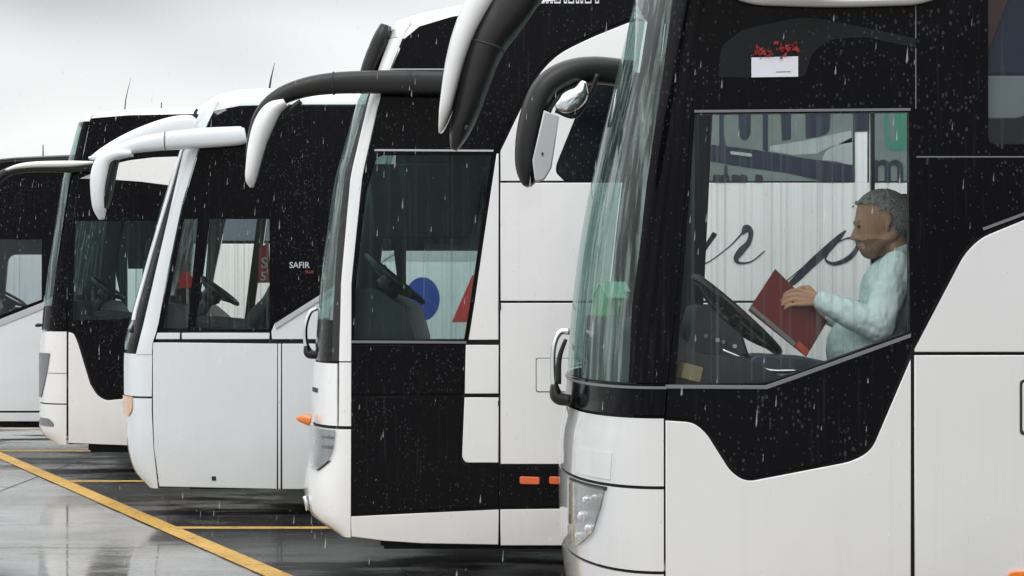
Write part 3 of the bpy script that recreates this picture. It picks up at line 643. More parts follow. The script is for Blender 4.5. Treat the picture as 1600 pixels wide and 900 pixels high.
# passenger windows
B.plate('passenger_window', [(946, 116), (1334, 116), (1334, 284), (884, 284, 8), (871, 270, 6), (872, 256), (926, 124, 8)], 'dark_glass', y=0.002)
B.plate('window_post', [(1336, 116), (1356, 116), (1356, 286), (1336, 286)], 'paint_bright')
for (x0, x1) in ((1359, 1800), (1804, 2300), (2304, 2900), (2904, 3900)):
    B.plate('passenger_window', [(x0, 116), (x1, 116), (x1, 284), (x0, 284)], 'dark_glass', y=0.002)
# window reflections painted as flat coloured decals; printed script on the flank
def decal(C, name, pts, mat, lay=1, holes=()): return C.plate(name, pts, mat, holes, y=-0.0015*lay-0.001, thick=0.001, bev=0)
decal(B, 'painted_reflection', [(1062, 160), (1333, 160), (1333, 283), (1062, 283)], 'reflection_teal')
decal(B, 'painted_reflection', [(1362, 160), (1440, 160), (1440, 283), (1362, 283)], 'reflection_teal')
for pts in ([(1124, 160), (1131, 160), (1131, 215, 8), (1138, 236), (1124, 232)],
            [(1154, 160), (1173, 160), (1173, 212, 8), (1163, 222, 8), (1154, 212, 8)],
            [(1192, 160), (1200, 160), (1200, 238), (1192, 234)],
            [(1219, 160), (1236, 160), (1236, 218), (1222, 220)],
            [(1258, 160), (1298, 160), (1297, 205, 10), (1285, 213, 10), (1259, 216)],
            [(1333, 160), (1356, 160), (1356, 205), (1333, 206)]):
    decal(B, 'reflected_letter', pts, 'reflection_navy', 2)
decal(B, 'reflected_stroke', [(1203, 228), (1256, 220), (1330, 204), (1332, 222), (1300, 228), (1276, 240), (1240, 242), (1203, 236)], 'reflection_pale', 2)
decal(B, 'reflected_stroke', [(1290, 236, 6), (1332, 214), (1332, 262), (1310, 252, 6), (1284, 250)], 'reflection_pale', 2)
decal(B, 'reflected_swoosh', [(1062, 226), (1112, 226), (1180, 234), (1250, 246), (1333, 258), (1333, 283), (1290, 284), (1230, 270), (1170, 262), (1110, 252), (1062, 248)], 'reflection_navy', 3)
decal(B, 'reflected_bar', [(1141, 236, 3), (1175, 240, 3), (1175, 245, 3), (1141, 241, 3)], 'reflection_pale', 4)
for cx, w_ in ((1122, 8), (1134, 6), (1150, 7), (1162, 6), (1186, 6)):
    decal(B, 'reflected_letter', [(cx-w_, 284), (cx-w_, 272, 4), (cx+w_, 274, 4), (cx+w_, 284)], 'black_lettering', 4)
decal(B, 'reflected_letter', [(1132, 258), (1136, 258), (1137, 276), (1131, 276)], 'black_lettering', 4)
decal(B, 'reflected_letter', [(1380, 160), (1388, 160), (1390, 215, 8), (1398, 224, 5), (1398, 160), (1416, 160), (1416, 236), (1384, 234, 12)], 'reflection_green', 2)
text_sheet('reflected_letter', 'N', A.d*44/F, A.X(1424, 2.36), A.Z(346, 2.36), A.d+2.405, 'reflection_teal', A.root, mirror=True, bold=0.006)  # reflected letter, painted as a flat sheet on the off-side lining
text_sheet('reflected_letter', 'm', B.d*70/F, B.X(1360), B.Z(283), B.d-0.005, 'reflection_navy', B.root, bold=0.006)
def ribbon(C, name, pts, mat, lay=1):
    """pen stroke of changing width on the side plane: (px, row, half width)"""
    c = catmull(pts, 8); Lf, Rt = [], []
    for i in range(len(c)):
        t = c[min(i+1, len(c)-1)][:2]-c[max(i-1, 0)][:2]; t = t/(np.linalg.norm(t)+1e-9); nn = np.array((-t[1], t[0]))
        Lf.append(tuple(c[i][:2]+nn*c[i][2])); Rt.append(tuple(c[i][:2]-nn*c[i][2]))
    V = [(C.X(x), C.d-0.002*lay, C.Z(y)) for x, y in Lf+Rt]; n = len(Lf)
    return from_verts(name, V, [(i, i+1, n+i+1, n+i) for i in range(n-1)], mat, C.root)
ribbon(B, 'script_stroke', [(1060, 420, 1), (1085, 410, 1), (1112, 372, 4), (1116, 366, 3), (1098, 396, 2), (1090, 410, 1.5), (1106, 410, 1), (1140, 385, 1), (1160, 364, 1.5)], 'black_lettering')
ribbon(B, 'script_stroke', [(1160, 366, 2), (1166, 357, 6), (1173, 362, 4), (1170, 378, 4), (1158, 392, 5.5), (1150, 404, 4), (1156, 411, 2), (1175, 408, 1), (1195, 392, 0.8)], 'black_lettering', 2)
ribbon(B, 'script_stroke', [(1222, 452, 1), (1240, 440, 5), (1265, 415, 6.5), (1290, 392, 6.5), (1312, 370, 4), (1322, 360, 1)], 'black_lettering')
ribbon(B, 'script_stroke', [(1228, 440, 0.8), (1270, 405, 0.8), (1310, 378, 1), (1332, 372, 1.5), (1340, 384, 3), (1328, 402, 4), (1305, 412, 3), (1290, 406, 1.5), (1296, 392, 1)], 'black_lettering', 2)
for x0, x1 in ((834, 839), (842, 851), (853, 857), (860, 864), (866, 876), (881, 886), (888, 897), (900, 905), (907, 911), (914, 924), (930, 936)):
    decal(B, 'roof_lettering', [(x0, -14), (x1, -14), (x1, 5), (x0, 5)], 'white_print', 1, [[(x0+1.2, -12), (x1-1.2, -12), (x1-1.2, 2.5), (x0+1.2, 2.5)]])
# front of B
B_edge = [(26, 618), (59, 607), (110, 588), (152, 573), (274, 538), (391, 526), (500, 520), (560, 518)]
B_pil = [(26, 622), (59, 608), (147, 578), (274, 548), (440, 533), (564, 530)]
B.nose('windscreen', 'windscreen', 500, 60, -1.5, B_edge, thick=0, nz=26, na=60)
B.nose('windscreen_seal', 'rubber', 564, 60, B_edge, B_pil, nz=26, na=6)
B.nose('windscreen_pillar', 'paint_bright', 564, 60, B_pil, math.pi/2, o=0.004, nz=26, na=8)
B.nose('offside_pillar', 'paint_bright', 564, 60, -math.pi/2, -1.5, nz=20, na=8)
B.nose('header_panel', 'paint_bright', 58, 30, nz=6)
B.nose('front_mask', 'black_gloss', 565, 500, 'sym', [(500, 520), (565, 528)], nz=6)
B.nose('front_panel', 'paint_bright', 665, 568, 'sym', [(565, 526), (665, 526)], nz=8)
B.nose('corner_panel', 'paint_bright', 665, 566, [(565, 530), (665, 529)], math.pi/2, nz=8, na=6)
B.nose('front_bumper', 'paint_bright', 838, 670, nz=16)
B.nose('nose_backing', 'lining', 835, 560, o=-0.02, thick=0, nz=12)
B.nose('headlight', 'chrome', 734, 672, [(672, 489), (734, 489)], [(670, 524), (700, 521), (720, 513), (736, 497)], o=0.003, thick=0, nz=12, na=12)
B.nose('headlight_lens', 'lens', 737, 670, [(670, 487), (737, 488)], [(670, 526), (700, 523), (720, 515), (737, 498)], o=0.014, thick=0, nz=12, na=12)
B.nose('headlight_gap', 'rubber', 738, 720, [(720, 513), (738, 494)], [(720, 517), (738, 498)], o=0.005, thick=0.003, nz=6, na=4)
B.nose('headlight_divider', 'trim_grey', 702, 697, [(697, 503), (702, 503)], [(697, 519), (702, 518)], o=0.007, thick=0.003, nz=3, na=5)
B.nose('headlight_divider', 'trim_grey', 686, 682, [(682, 503), (686, 503)], [(682, 521), (686, 520)], o=0.007, thick=0.003, nz=3, na=5)
B.nose('tow_cover', 'rubber', 616, 609, [(609, 489), (616, 489)], [(609, 496), (616, 496)], o=0.006, thick=0.006, nz=3, na=4)
tube('indicator_lamp', B.path([(486, 657, 9, .035), (478, 655, 8, .03), (468, 654, 5, .02), (463, 654, 1.5, .008)], 0.35), 'amber', B.root)
tube('fog_lamp', B.path([(476, 775, 3, .03), (480, 785, 4, .04), (481, 797, 3, .03)], 0.42), 'chrome', B.root)
tube('wiper_bracket', B.path([(496, 482, 3, .02), (485, 488, 3.5, .025), (478, 510, 3, .03), (478, 535, 4, .03), (484, 551, 6, .03), (495, 554, 6, .03)], 0.7), 'chrome', B.root)
tube('wiper_foot', B.path([(479, 540, 4, .04), (482, 552, 7, .05), (494, 555, 6, .05)], 0.68), 'black_plastic', B.root)
# mirrors of B
tube('mirror_arm', B.path([(735, 130, 19, .05), (690, 129, 19, .05), (600, 128, 18.5, .055), (520, 130, 17, .06), (468, 139, 15, .065), (430, 156, 13, .07), (405, 182, 9, .07), (392, 222, 6, .06), (387, 262, 3, .04)], -0.10), 'black_plastic', B.root, seg=16)
tube('mirror_shell', B.path([(446, 160, 6, .08), (426, 172, 13, .11), (412, 195, 15, .125), (402, 225, 13, .125), (396, 255, 10.5, .12), (392, 280, 8, .10), (393, 292, 3, .05)], -0.16), 'paint_bright', B.root, seg=18)
tube('mirror_brace', B.path([(470, 158, 4, .02), (456, 170, 5, .03), (444, 182, 3, .02)], -0.12), 'black_plastic', B.root)
for (x, y) in ((520, 130), (640, 128)):
    tube('arm_joint', B.path([(x, y, 18.3, .064), (x+2.5, y, 18.3, .064)], -0.10), 'rubber', B.root, seg=16)
tube('sun_visor', B.path([(603, 40, 9, .06), (597, 58, 13, .08), (586, 84, 13.5, .08), (576, 110, 12.5, .08), (568, 138, 11, .07)], 0.12), 'black_plastic', B.root, seg=16)
B.roof([(616, 56, 38), (622, 58, 30), (632, 60, 26), (655, 41, 21), (705, 26, 13), (800, 9, -2), (950, -11, -20), (1300, -33, -46), (3900, -33, -46)], 'paint_bright')
B_far = [(540, 262, 8), (636, 262), (634, 540), (520, 540)]
B_far2 = [(664, 262), (800, 262, 8), (800, 545), (662, 545)]
B.shell(560, 3900, 840, 44, [(550, 838), (550, 440), (567, 274), (595, 147), (630, 64), (705, 26), (800, 10), (950, -10), (1300, -32), (3900, -32), (3900, 840)], [B_win], [B_far, B_far2])
standing('folded_blind', [B.P([(575, 256, 12), (752, 256, 12), (735, 372, 12), (585, 372, 12)], 1.7)], B.d+1.7, 0.04, 'seat_cloth', B.root, 0.008)
B.cab([(500, 565), (502, 480), (540, 452, 10), (590, 450, 10), (640, 480, 10), (655, 530), (655, 570)], (618, 436), 0.23, ((735, 560), (790, 470)), tilt=40)

# ================================================================== coach C
C = Coach('coach', 16.42, 240, 'cool white coach with white swept mirror arm, third from the camera', 'paint_cool')
C.set_nose([(140, 345), (165, 318), (200, 297), (242, 278), (320, 252), (400, 231), (496, 204), (520, 198), (556, 193), (640, 194), (700, 199), (730, 206), (750, 217), (762, 236)],
           [(140, 352), (165, 338), (190, 325), (235, 309), (320, 284), (420, 263), (515, 246), (535, 238), (640, 237), (700, 240), (762, 247)], 2.3)
C_win = [(328, 342), (421, 342), (421, 514), (305, 514)]
C_qtr = [(288, 342), (309, 342), (293, 513), (255, 513)]
C.plate('side_glazing', [(247, 516), (265, 420), (286, 320), (311, 235), (328, 190), (346, 174, 12), (378, 166), (560, 165), (1900, 165), (1900, 388), (612, 388, 30), (498, 458), (427, 502), (423, 517)], 'black_gloss', [C_win, C_qtr])
C.plate('driver_window', [(323, 338), (424, 338), (424, 517), (300, 517)], 'cab_glass', y=0.008, thick=0.005, bev=0)
C.plate('quarter_window', [(285, 338), (314, 338), (298, 517), (250, 517)], 'cab_glass', y=0.008, thick=0.005, bev=0)
C.plate('belt_strip', [(246, 520), (281, 520), (281, 530), (243, 530)], 'paint_cool')
C.plate('belt_strip', [(284, 520), (421, 520), (421, 530), (284, 530)], 'paint_cool')
C.plate('side_panel', [(425, 530), (424, 518), (429, 506), (500, 462), (614, 393, 30), (1900, 393), (1900, 530)], 'paint_cool')
C.plate('belt_moulding', [(429, 506), (500, 461), (614, 391), (616, 397), (502, 469), (432, 514)], 'mould_grey', y=-0.012, thick=0.02, bev=0.004)
C.plate('door_panel', [(239, 535), (433, 537), (433, 764), (249, 760), (241, 700), (239, 640)], 'paint_cool')
C.plate('door_edge', [(434.5, 537), (439, 537), (439, 764), (434.5, 764)], 'paint_cool')
C.plate('side_panel', [(441, 537), (900, 537), (900, 766), (441, 764)], 'paint_cool')
C.plate('side_panel', [(903, 537), (1900, 537), (1900, 766), (903, 766)], 'paint_cool')
C.plate('door_catch', [(331, 744, 2), (338, 744, 2), (338, 751, 2), (331, 751, 2)], 'rubber', y=-0.003, thick=0.01, bev=0)
text_sheet('model_lettering', 'SAFIR', C.d*13/F, C.X(452), C.Z(418.5), C.d-0.005, 'mould_grey', C.root, bold=0.001)
text_sheet('model_lettering', 'PLUS', C.d*6/F, C.X(477), C.Z(427), C.d-0.005, 'curtain_red', C.root, bold=0.001)
# livery seen through the neighbour's entrance window
decal(C, 'livery_disc', [(660+27*math.cos(k*math.pi/16), 467-34*math.sin(k*math.pi/16)) for k in range(32)], 'blue_print')
decal(C, 'livery_stripe', [(706, 503), (738, 430), (752, 430), (742, 503)], 'red_print')
decal(C, 'livery_band', [(560, 392), (900, 392), (900, 408), (560, 408)], 'mould_grey')
C_edge = [(140, 346), (165, 330), (200, 312), (242, 281), (400, 236), (496, 210), (520, 206), (553, 204)]
C_pil = [(140, 346), (165, 330), (200, 314), (235, 287), (500, 226), (540, 216), (556, 212)]
C.nose('windscreen', 'windscreen', 548, 225, -1.5, 0.95, thick=0, nz=24, na=50)
C.nose('windscreen_seal', 'black_gloss', 553, 225, 0.95, C_pil, nz=20, na=14)
C.nose('windscreen_gutter', 'paint_cool', 500, 228, [(228, 283), (242, 279), (400, 233), (496, 207)], [(228, 286), (242, 283), (400, 237), (496, 211)], o=0.012, thick=0.01, nz=20, na=4)
C.nose('windscreen_pillar', 'paint_cool', 553, 190, C_pil, math.pi/2, o=0.006, nz=24, na=8)
C.nose('offside_pillar', 'paint_cool', 553, 190, -math.pi/2, -1.5, nz=16, na=8)
C.nose('header_panel', 'paint_cool', 226, 160, nz=6)
C.nose('front_panel', 'paint_cool', 619, 553, nz=8)
C.nose('front_bumper', 'paint_cool', 762, 622, nz=16)
C.nose('nose_backing', 'lining', 758, 550, o=-0.02, thick=0, nz=12)
C.nose('indicator_lamp', 'amber_pale', 651, 620, [(620, 193), (651, 195)], [(620, 207), (640, 207), (651, 202)], o=0.012, thick=0.006, nz=8, na=8)
tube('wiper_arm', C.path([(240, 440, 2, .01), (216, 490, 3, .015), (203, 516, 4, .02)], 0.25), 'alloy', C.root)
tube('wiper_arm', C.path([(226, 474, 2, .01), (212, 505, 3, .015), (205, 520, 4, .02)], 0.2), 'black_plastic', C.root)
tube('mirror_arm', C.path([(384, 210, 11, .04), (372, 212, 15, .06), (310, 216, 16, .07), (260, 220, 15, .07), (215, 227, 12, .07), (175, 238, 8, .06), (150, 246, 5, .05), (139, 247, 2, .03)], -0.08), 'paint_cool', C.root, seg=16)
tube('mirror_fairing', C.path([(144, 246, 3, .03), (165, 236, 8, .045), (200, 221, 13, .05), (240, 208, 17, .055), (275, 200, 19, .055), (300, 197, 17, .05), (308, 196, 10, .04)], -0.07), 'paint_cool', C.root, seg=16)
tube('mirror_shell', C.path([(206, 240, 5, .06), (182, 242, 9, .09), (164, 252, 13, .11), (157, 275, 14.5, .12), (155, 300, 12.5, .12), (156, 325, 10, .10), (159, 343, 4, .05)], -0.12), 'paint_cool', C.root, seg=18)
tube('arm_joint', C.path([(258, 220, 15.4, .073), (260, 220, 15.4, .073)], -0.08), 'trim_grey', C.root, seg=16)
tube('mirror_glass', C.path([(190, 240, 3, .06), (180, 252, 5, .09), (173, 280, 6, .10), (168, 305, 6, .10), (164, 325, 4, .08)], -0.10), 'black_plastic', C.root)
tube('door_gutter', C.path([(302, 188, 2, .012), (305, 176, 2.5, .012), (308, 170, 2, .012)], -0.005), 'rubber', C.root, seg=8)
C.roof([(303, 196, 192), (308, 190, 168), (318, 180, 152), (338, 172, 143), (375, 165, 137), (450, 163, 134), (1900, 163, 134)], 'paint_cool')
C.shell(262, 1900, 764, 166, [(247, 762), (243, 540), (248, 516), (266, 420), (287, 320), (312, 237), (330, 190), (378, 168), (1900, 168), (1900, 764)], [C_win, C_qtr],
        [[(262, 338), (306, 338), (292, 520), (240, 520)], [(330, 338), (404, 338), (388, 462), (380, 530), (316, 530)], [(418, 338), (445, 338), (445, 486), (398, 486)]])
C.cab([(214, 545), (220, 500, 6), (258, 470, 8), (290, 476, 8), (318, 500), (322, 545)], (340, 452), 0.21, ((395, 512), (440, 430)), tilt=36)
standing('notice_sign', [C.P([(404, 442), (406, 388, 3), (421, 378, 3), (423, 442)], 2.3)], C.d+2.25, 0.01, 'red_print', C.root, .002)
text_sheet('notice_lettering', 'S', C.d*26/F, C.X(407, 2.2), C.Z(418, 2.2), C.d+2.24, 'white_print', C.root, bold=0.004)
text_sheet('notice_lettering', '5', C.d*22/F, C.X(406, 2.2), C.Z(438, 2.2), C.d+2.24, 'white_print', C.root, bold=0.003)
tube('antenna', C.path([(421, 138, 1.6, .009), (423, 124, 1.3, .008), (429, 98, 0.35, .002)], 1.1), 'black_plastic', C.root, seg=8, n=2)

# ================================================================== coach D
D = Coach('coach', 20.42, 104, 'warm white coach with black V-shaped side panel, fourth from the camera', 'paint_warm')
D.set_nose([(176, 133), (185, 126), (191, 122), (249, 107), (274, 98), (416, 76), (480, 68), (515, 65), (540, 62), (660, 61), (680, 62), (688, 72), (695, 92)],
           [(176, 146), (187, 140), (274, 122), (416, 104), (695, 104)], 2.3)
D_win = [(117, 345), (256, 345), (256, 478), (190, 498), (113, 500)]
D.plate('side_glazing', [(105, 517), (105, 416), (123, 274), (141, 188), (200, 182), (300, 180), (1350, 180), (1350, 378), (286, 378, 12), (272, 396), (268, 482), (262, 552), (246, 606, 8), (232, 616, 6), (166, 623, 6), (153, 615, 6), (143, 597), (124, 532, 8), (116, 519, 4)], 'black_gloss', [D_win])
D.plate('driver_window', [(113, 341), (260, 341), (260, 482), (190, 502), (109, 504)], 'tinted_cab_glass', y=0.008, thick=0.005, bev=0)
D.plate('side_swoosh', [(124, 279), (150, 268), (190, 252, 20), (240, 246), (400, 240), (1350, 238), (1350, 285), (400, 296), (290, 293), (220, 284), (165, 280)], 'paint_warm', y=-0.004, thick=0.02, bev=0.003)
D.plate('side_panel', [(107, 519), (115, 521, 4), (121, 534, 6), (141, 600), (152, 618, 6), (166, 626, 6), (233, 619, 6), (250, 609, 8), (262, 590), (262, 698), (200, 696), (107, 692)], 'paint_warm')
D.plate('side_panel', [(265, 587), (266, 555), (271, 484), (275, 398), (288, 381, 12), (1350, 381), (1350, 530), (300, 584)], 'paint_warm')
D.plate('side_panel', [(265, 594), (1350, 534), (1350, 698), (265, 698)], 'paint_warm')
D.plate('passenger_window', [(262, 330, 8), (460, 330), (460, 376), (262, 376, 8)], 'window_blue', y=-0.002, thick=0.005, bev=0.001)
D_edge = [(180, 135), (196, 127), (274, 109), (416, 88), (480, 80), (515, 78)]
D.nose('windscreen', 'windscreen', 478, 190, -1.5, D_edge, thick=0, nz=24, na=50)
D.nose('windscreen_pillar', 'black_gloss', 478, 190, D_edge, math.pi/2, nz=20, na=8)
D.nose('offside_pillar', 'black_gloss', 478, 190, -math.pi/2, -1.5, nz=16, na=8)
D.nose('front_mask', 'black_gloss', 516, 478, nz=5)
D.nose('header_panel', 'paint_warm', 190, 178, nz=3)
D.nose('front_panel', 'paint_warm', 630, 518, nz=8)
D.nose('front_bumper', 'paint_warm', 694, 632, nz=8)
D.nose('nose_backing', 'lining', 690, 520, o=-0.02, thick=0, nz=10)
D.nose('headlight', 'trim_grey', 622, 552, [(552, 62), (622, 62)], [(552, 78), (575, 75), (622, 65)], o=0.010, thick=0.004, nz=10, na=10)
D.nose('fog_lamp', 'trim_grey', 666, 654, [(654, 63), (666, 63)], [(654, 76), (661, 84), (666, 84)], o=0.008, thick=0.004, nz=5, na=8)
D.nose('panel_crease', 'trim_grey', 583.5, 582.5, [(582, 75), (584, 75)], [(582, 104), (584, 104)], o=0.002, thick=0.002, nz=2, na=8)
tube('wiper_foot', D.path([(66, 508, 2, .03), (60, 508, 3, .03), (56, 509, 2, .03)], 0.6), 'black_plastic', D.root)
tube('mirror_arm', D.path([(152, 258, 7, .05), (120, 262, 8, .05), (70, 262, 7, .055), (30, 264, 7, .06), (6, 272, 7, .07), (-10, 290, 8, .09), (-18, 320, 9, .11), (-20, 360, 8, .11), (-18, 385, 4, .06)], -0.08), 'black_plastic', D.root, seg=14)
tube('mirror_shell', D.path([(146, 254, 2.5, .045), (110, 256, 5, .06), (60, 257, 5, .06), (30, 260, 4, .06), (10, 266, 2, .05)], -0.11), 'paint_warm', D.root, seg=14)
D.roof([(128, 190, 188), (134, 186, 178), (150, 184, 174), (200, 180, 170), (300, 178, 167), (1350, 178, 167)], 'paint_warm')
D.shell(112, 1350, 696, 182, [(106, 694), (106, 416), (124, 274), (142, 190), (300, 184), (1350, 184), (1350, 696)], [D_win], [[(116, 330), (200, 330), (200, 510), (112, 510)], [(214, 330), (240, 330), (240, 470), (214, 470)]])
standing('folded_blind', [D.P([(196, 346), (246, 346), (246, 420), (200, 420)], 1.7)], D.d+1.7, 0.04, 'seat_cloth', D.root, 0.008)
D.cab([(72, 520), (76, 478, 5), (110, 468, 6), (140, 470, 6), (160, 500), (160, 520)], (172, 452), 0.20, ((222, 500), (236, 410)), tilt=34)
tube('antenna', D.path([(195, 176, 1.0, .008), (196, 156, 0.8, .006), (204, 122, 0.2, .0015)], 1.0), 'black_plastic', D.root, seg=6, n=2)
tube('antenna', D.path([(252, 176, 1.0, .007), (252, 160, 0.8, .006)], 1.4), 'black_plastic', D.root, seg=6, n=2)

# ================================================================== coach E
E = Coach('coach', 24.42, -120, 'farthest white coach, its nose cut off by the left edge of the photo', 'paint_cool')
E.set_nose([(244, -40), (262, -70), (300, -96), (400, -130), (500, -158), (600, -168), (657, -160)],
           [(244, -30), (262, -60), (300, -82), (500, -120), (657, -128)], 2.3)
E_win = [(-70, 374), (65, 374), (65, 468), (0, 492), (-70, 494)]
E.plate('side_glazing', [(-119, 500), (-80, 300), (-40, 262, 10), (0, 256), (70, 252), (1000, 250), (1000, 388), (152, 388, 12), (128, 412), (108, 445), (68, 470), (0, 497), (-20, 503)], 'black_gloss', [E_win])
E.plate('driver_window', [(-74, 370), (69, 370), (69, 468), (0, 494), (-74, 500)], 'passenger_glass', y=0.008, thick=0.005, bev=0)
E.plate('belt_moulding', [(-20, 504), (0, 499), (68, 472), (110, 447), (112, 455), (70, 482), (0, 510), (-20, 514)], 'mould_grey', y=-0.01, thick=0.02, bev=0.004)
E.plate('side_panel', [(-120, 507), (-20, 507), (0, 502), (70, 474), (110, 450), (131, 414), (154, 391, 12), (1000, 391), (1000, 642), (-127, 642)], 'paint_cool')
E.plate('skirt', [(-127, 645), (1000, 645), (1000, 660), (-127, 658)], 'paint_cool')
E.nose('windscreen', 'windscreen', 505, 275, 'sym', 1.25, thick=0, nz=16, na=40)
E.nose('windscreen_pillar', 'paint_cool', 505, 250, 1.25, math.pi/2, nz=12, na=8)
E.nose('offside_pillar', 'paint_cool', 505, 250, -math.pi/2, -1.25, nz=12, na=8)
E.nose('header_panel', 'paint_cool', 275, 248, nz=4)
E.nose('front_bumper', 'paint_cool', 658, 507, nz=10)
E.roof([(-50, 260, 257), (-30, 257, 250), (20, 253, 245), (100, 250, 241), (1000, 250, 241)], 'black_gloss')
E.shell(-90, 1000, 660, 252, [(-120, 658), (-120, 500), (-80, 302), (-40, 264), (70, 254), (1000, 252), (1000, 660)], [E_win], [[(14, 398, 14), (70, 398, 4), (70, 480), (8, 480)]])
E.cab([(-130, 520), (-125, 470), (-60, 462), (-20, 500), (-20, 520)], (20, 466), 0.20, ((70, 500), (84, 420)), tilt=30)
tube('antenna', E.path([(67, 250, 1.2, .01), (67, 226, 0.8, .007)], 1.2), 'black_plastic', E.root, seg=6, n=2)

# ================================================================== the driver of coach A
PY = A.d+0.52                                    # the seat's centre line
def at(px, py, y): return np.array(((px-800)*y/F, y, CAM_Z+(468-py)*y/F))
_ICO = {}
def ico(sub):
    if sub not in _ICO:
        t = bmesh.new(); bmesh.ops.create_icosphere(t, subdivisions=sub, radius=1.0); t.verts.index_update()
        _ICO[sub] = (np.array([v.co[:] for v in t.verts]), np.array([[v.index for v in f.verts] for f in t.faces])); t.free()
    return _ICO[sub]
class Blob:
    """bag of overlapping closed balls, fused later"""
    def __init__(self): self.V, self.F, self.n = [], [], 0
    def to_mesh(self, me): me.from_pydata(np.concatenate(self.V).tolist(), [], np.concatenate(self.F).tolist())
    def free(self): pass
def ball(bm, c, r, sub=2):
    v, f = ico(sub); bm.V.append(np.array(c)+v*np.array(r, float)); bm.F.append(f+bm.n); bm.n += len(v)
def limb(bm, p0, r0, p1, r1):
    p0, p1 = np.array(p0), np.array(p1); n = max(2, int(np.linalg.norm(p1-p0)/(0.35*min(r0, r1)))+1)
    for t in np.linspace(0, 1, n): ball(bm, p0+(p1-p0)*t, r0+(r1-r0)*t)
def remeshed(name, bm, voxel, smooth, off, parent):
    """fuse overlapping volumes into one continuous skin"""
    me = bpy.data.meshes.new(name); bm.to_mesh(me); bm.free(); o = bpy.data.objects.new(name, me); COL.objects.link(o)
    r = o.modifiers.new('fuse', 'REMESH'); r.mode = 'VOXEL'; r.voxel_size = voxel; r.use_smooth_shade = True
    sm = o.modifiers.new('relax', 'SMOOTH'); sm.iterations = smooth; sm.factor = 0.5
    dg = bpy.context.evaluated_depsgraph_get(); m2 = bpy.data.meshes.new_from_object(o.evaluated_get(dg)); bpy.data.objects.remove(o)
    m2.transform(Matrix.Translation(-Vector(off))); m2.name = name
    o2 = bpy.data.objects.new(name, m2); COL.objects.link(o2); o2.parent = parent
    return o2
person = bpy.data.objects.new('person', None); COL.objects.link(person); person.location = at(1385, 600, PY)
tag(person, 'seated driver in pale blue shirt with grey hair, reading a red folder', 'person')
hc = at(1375, 345, PY)                            # centre of the cranium
fw = np.array((-math.cos(0.18), 0, -math.sin(0.18))); up = np.array((-math.sin(0.18), 0, math.cos(0.18))); sd = np.array((0, 1.0, 0))
HS = 1.10
def H(f, s, u): return hc+(fw*f+sd*s+up*u)*HS
bm = Blob()
ball(bm, H(-0.015, 0, 0.02), np.array((0.108, 0.080, 0.100))*HS, 3)         # skull
ball(bm, H(0.035, 0, 0.0), np.array((0.066, 0.070, 0.088))*HS, 3)           # brow and forehead
ball(bm, H(0.045, 0, -0.055), np.array((0.056, 0.058, 0.062))*HS, 3)        # cheeks
ball(bm, H(0.055, 0, -0.105), np.array((0.045, 0.045, 0.040))*HS, 3)        # chin
limb(bm, H(0.045, 0.03, -0.10), 0.03, H(-0.03, 0.055, -0.06), 0.03); limb(bm, H(0.045, -0.03, -0.10), 0.03, H(-0.03, -0.055, -0.06), 0.03)
limb(bm, H(0.094, 0, -0.008), 0.010, H(0.119, 0, -0.047), 0.0130); ball(bm, H(0.102, 0.012, -0.052), 0.011); ball(bm, H(0.102, -0.012, -0.052), 0.011)
limb(bm, H(0.092, -0.032, 0.012), 0.010, H(0.100, 0.0, 0.008), 0.009); limb(bm, H(0.092, 0.032, 0.012), 0.010, H(0.100, 0.0, 0.008), 0.009)
limb(bm, H(0.092, -0.020, -0.082), 0.010, H(0.098, 0.0, -0.08), 0.011); limb(bm, H(0.092, 0.020, -0.082), 0.010, H(0.098, 0.0, -0.08), 0.011)
limb(bm, H(0.088, -0.016, -0.096), 0.010, H(0.094, 0.0, -0.096), 0.011); limb(bm, H(0.088, 0.016, -0.096), 0.010, H(0.094, 0.0, -0.096), 0.011)
for s in (-1, 1):                                              # ears
    limb(bm, H(-0.012, s*0.082, 0.012), 0.013, H(-0.008, s*0.080, -0.038), 0.010); ball(bm, H(-0.022, s*0.088, 0.0), np.array((0.012, 0.008, 0.026))*HS)
neck = at(1402, 402, PY); limb(bm, H(-0.02, 0, -0.06), 0.066, neck, 0.072)
chest = at(1396, 462, PY); belly = at(1358, 545, PY); hip = at(1378, 604, PY)
ball(bm, chest, (0.130, 0.190, 0.17), 3); ball(bm, belly, (0.170, 0.19, 0.16), 3); ball(bm, hip, (0.14, 0.19, 0.12), 3)
sh_n, sh_f = at(1402, 420, PY-0.185), at(1402, 420, PY+0.185)
el_n, el_f = at(1372, 510, PY-0.25), at(1362, 512, PY+0.22)
wr_n, wr_f = at(1279, 468, PY-0.222), at(1292, 492, PY+0.10)
for a, b, c in ((sh_n, el_n, wr_n), (sh_f, el_f, wr_f)):
    limb(bm, neck+np.array((0.02, 0, -0.04)), 0.055, a, 0.062); limb(bm, a, 0.058, b, 0.045); limb(bm, b, 0.045, c, 0.029)
for s in (-1, 1):
    kn = at(1270, 640, PY+s*0.13); an = np.array((kn[0]-0.10, kn[1], 1.02))
    limb(bm, hip+np.array((-0.02, s*0.09, -0.02)), 0.085, kn, 0.062); limb(bm, kn, 0.060, an, 0.042); limb(bm, an, 0.042, an+np.array((-0.15, 0, -0.03)), 0.035)
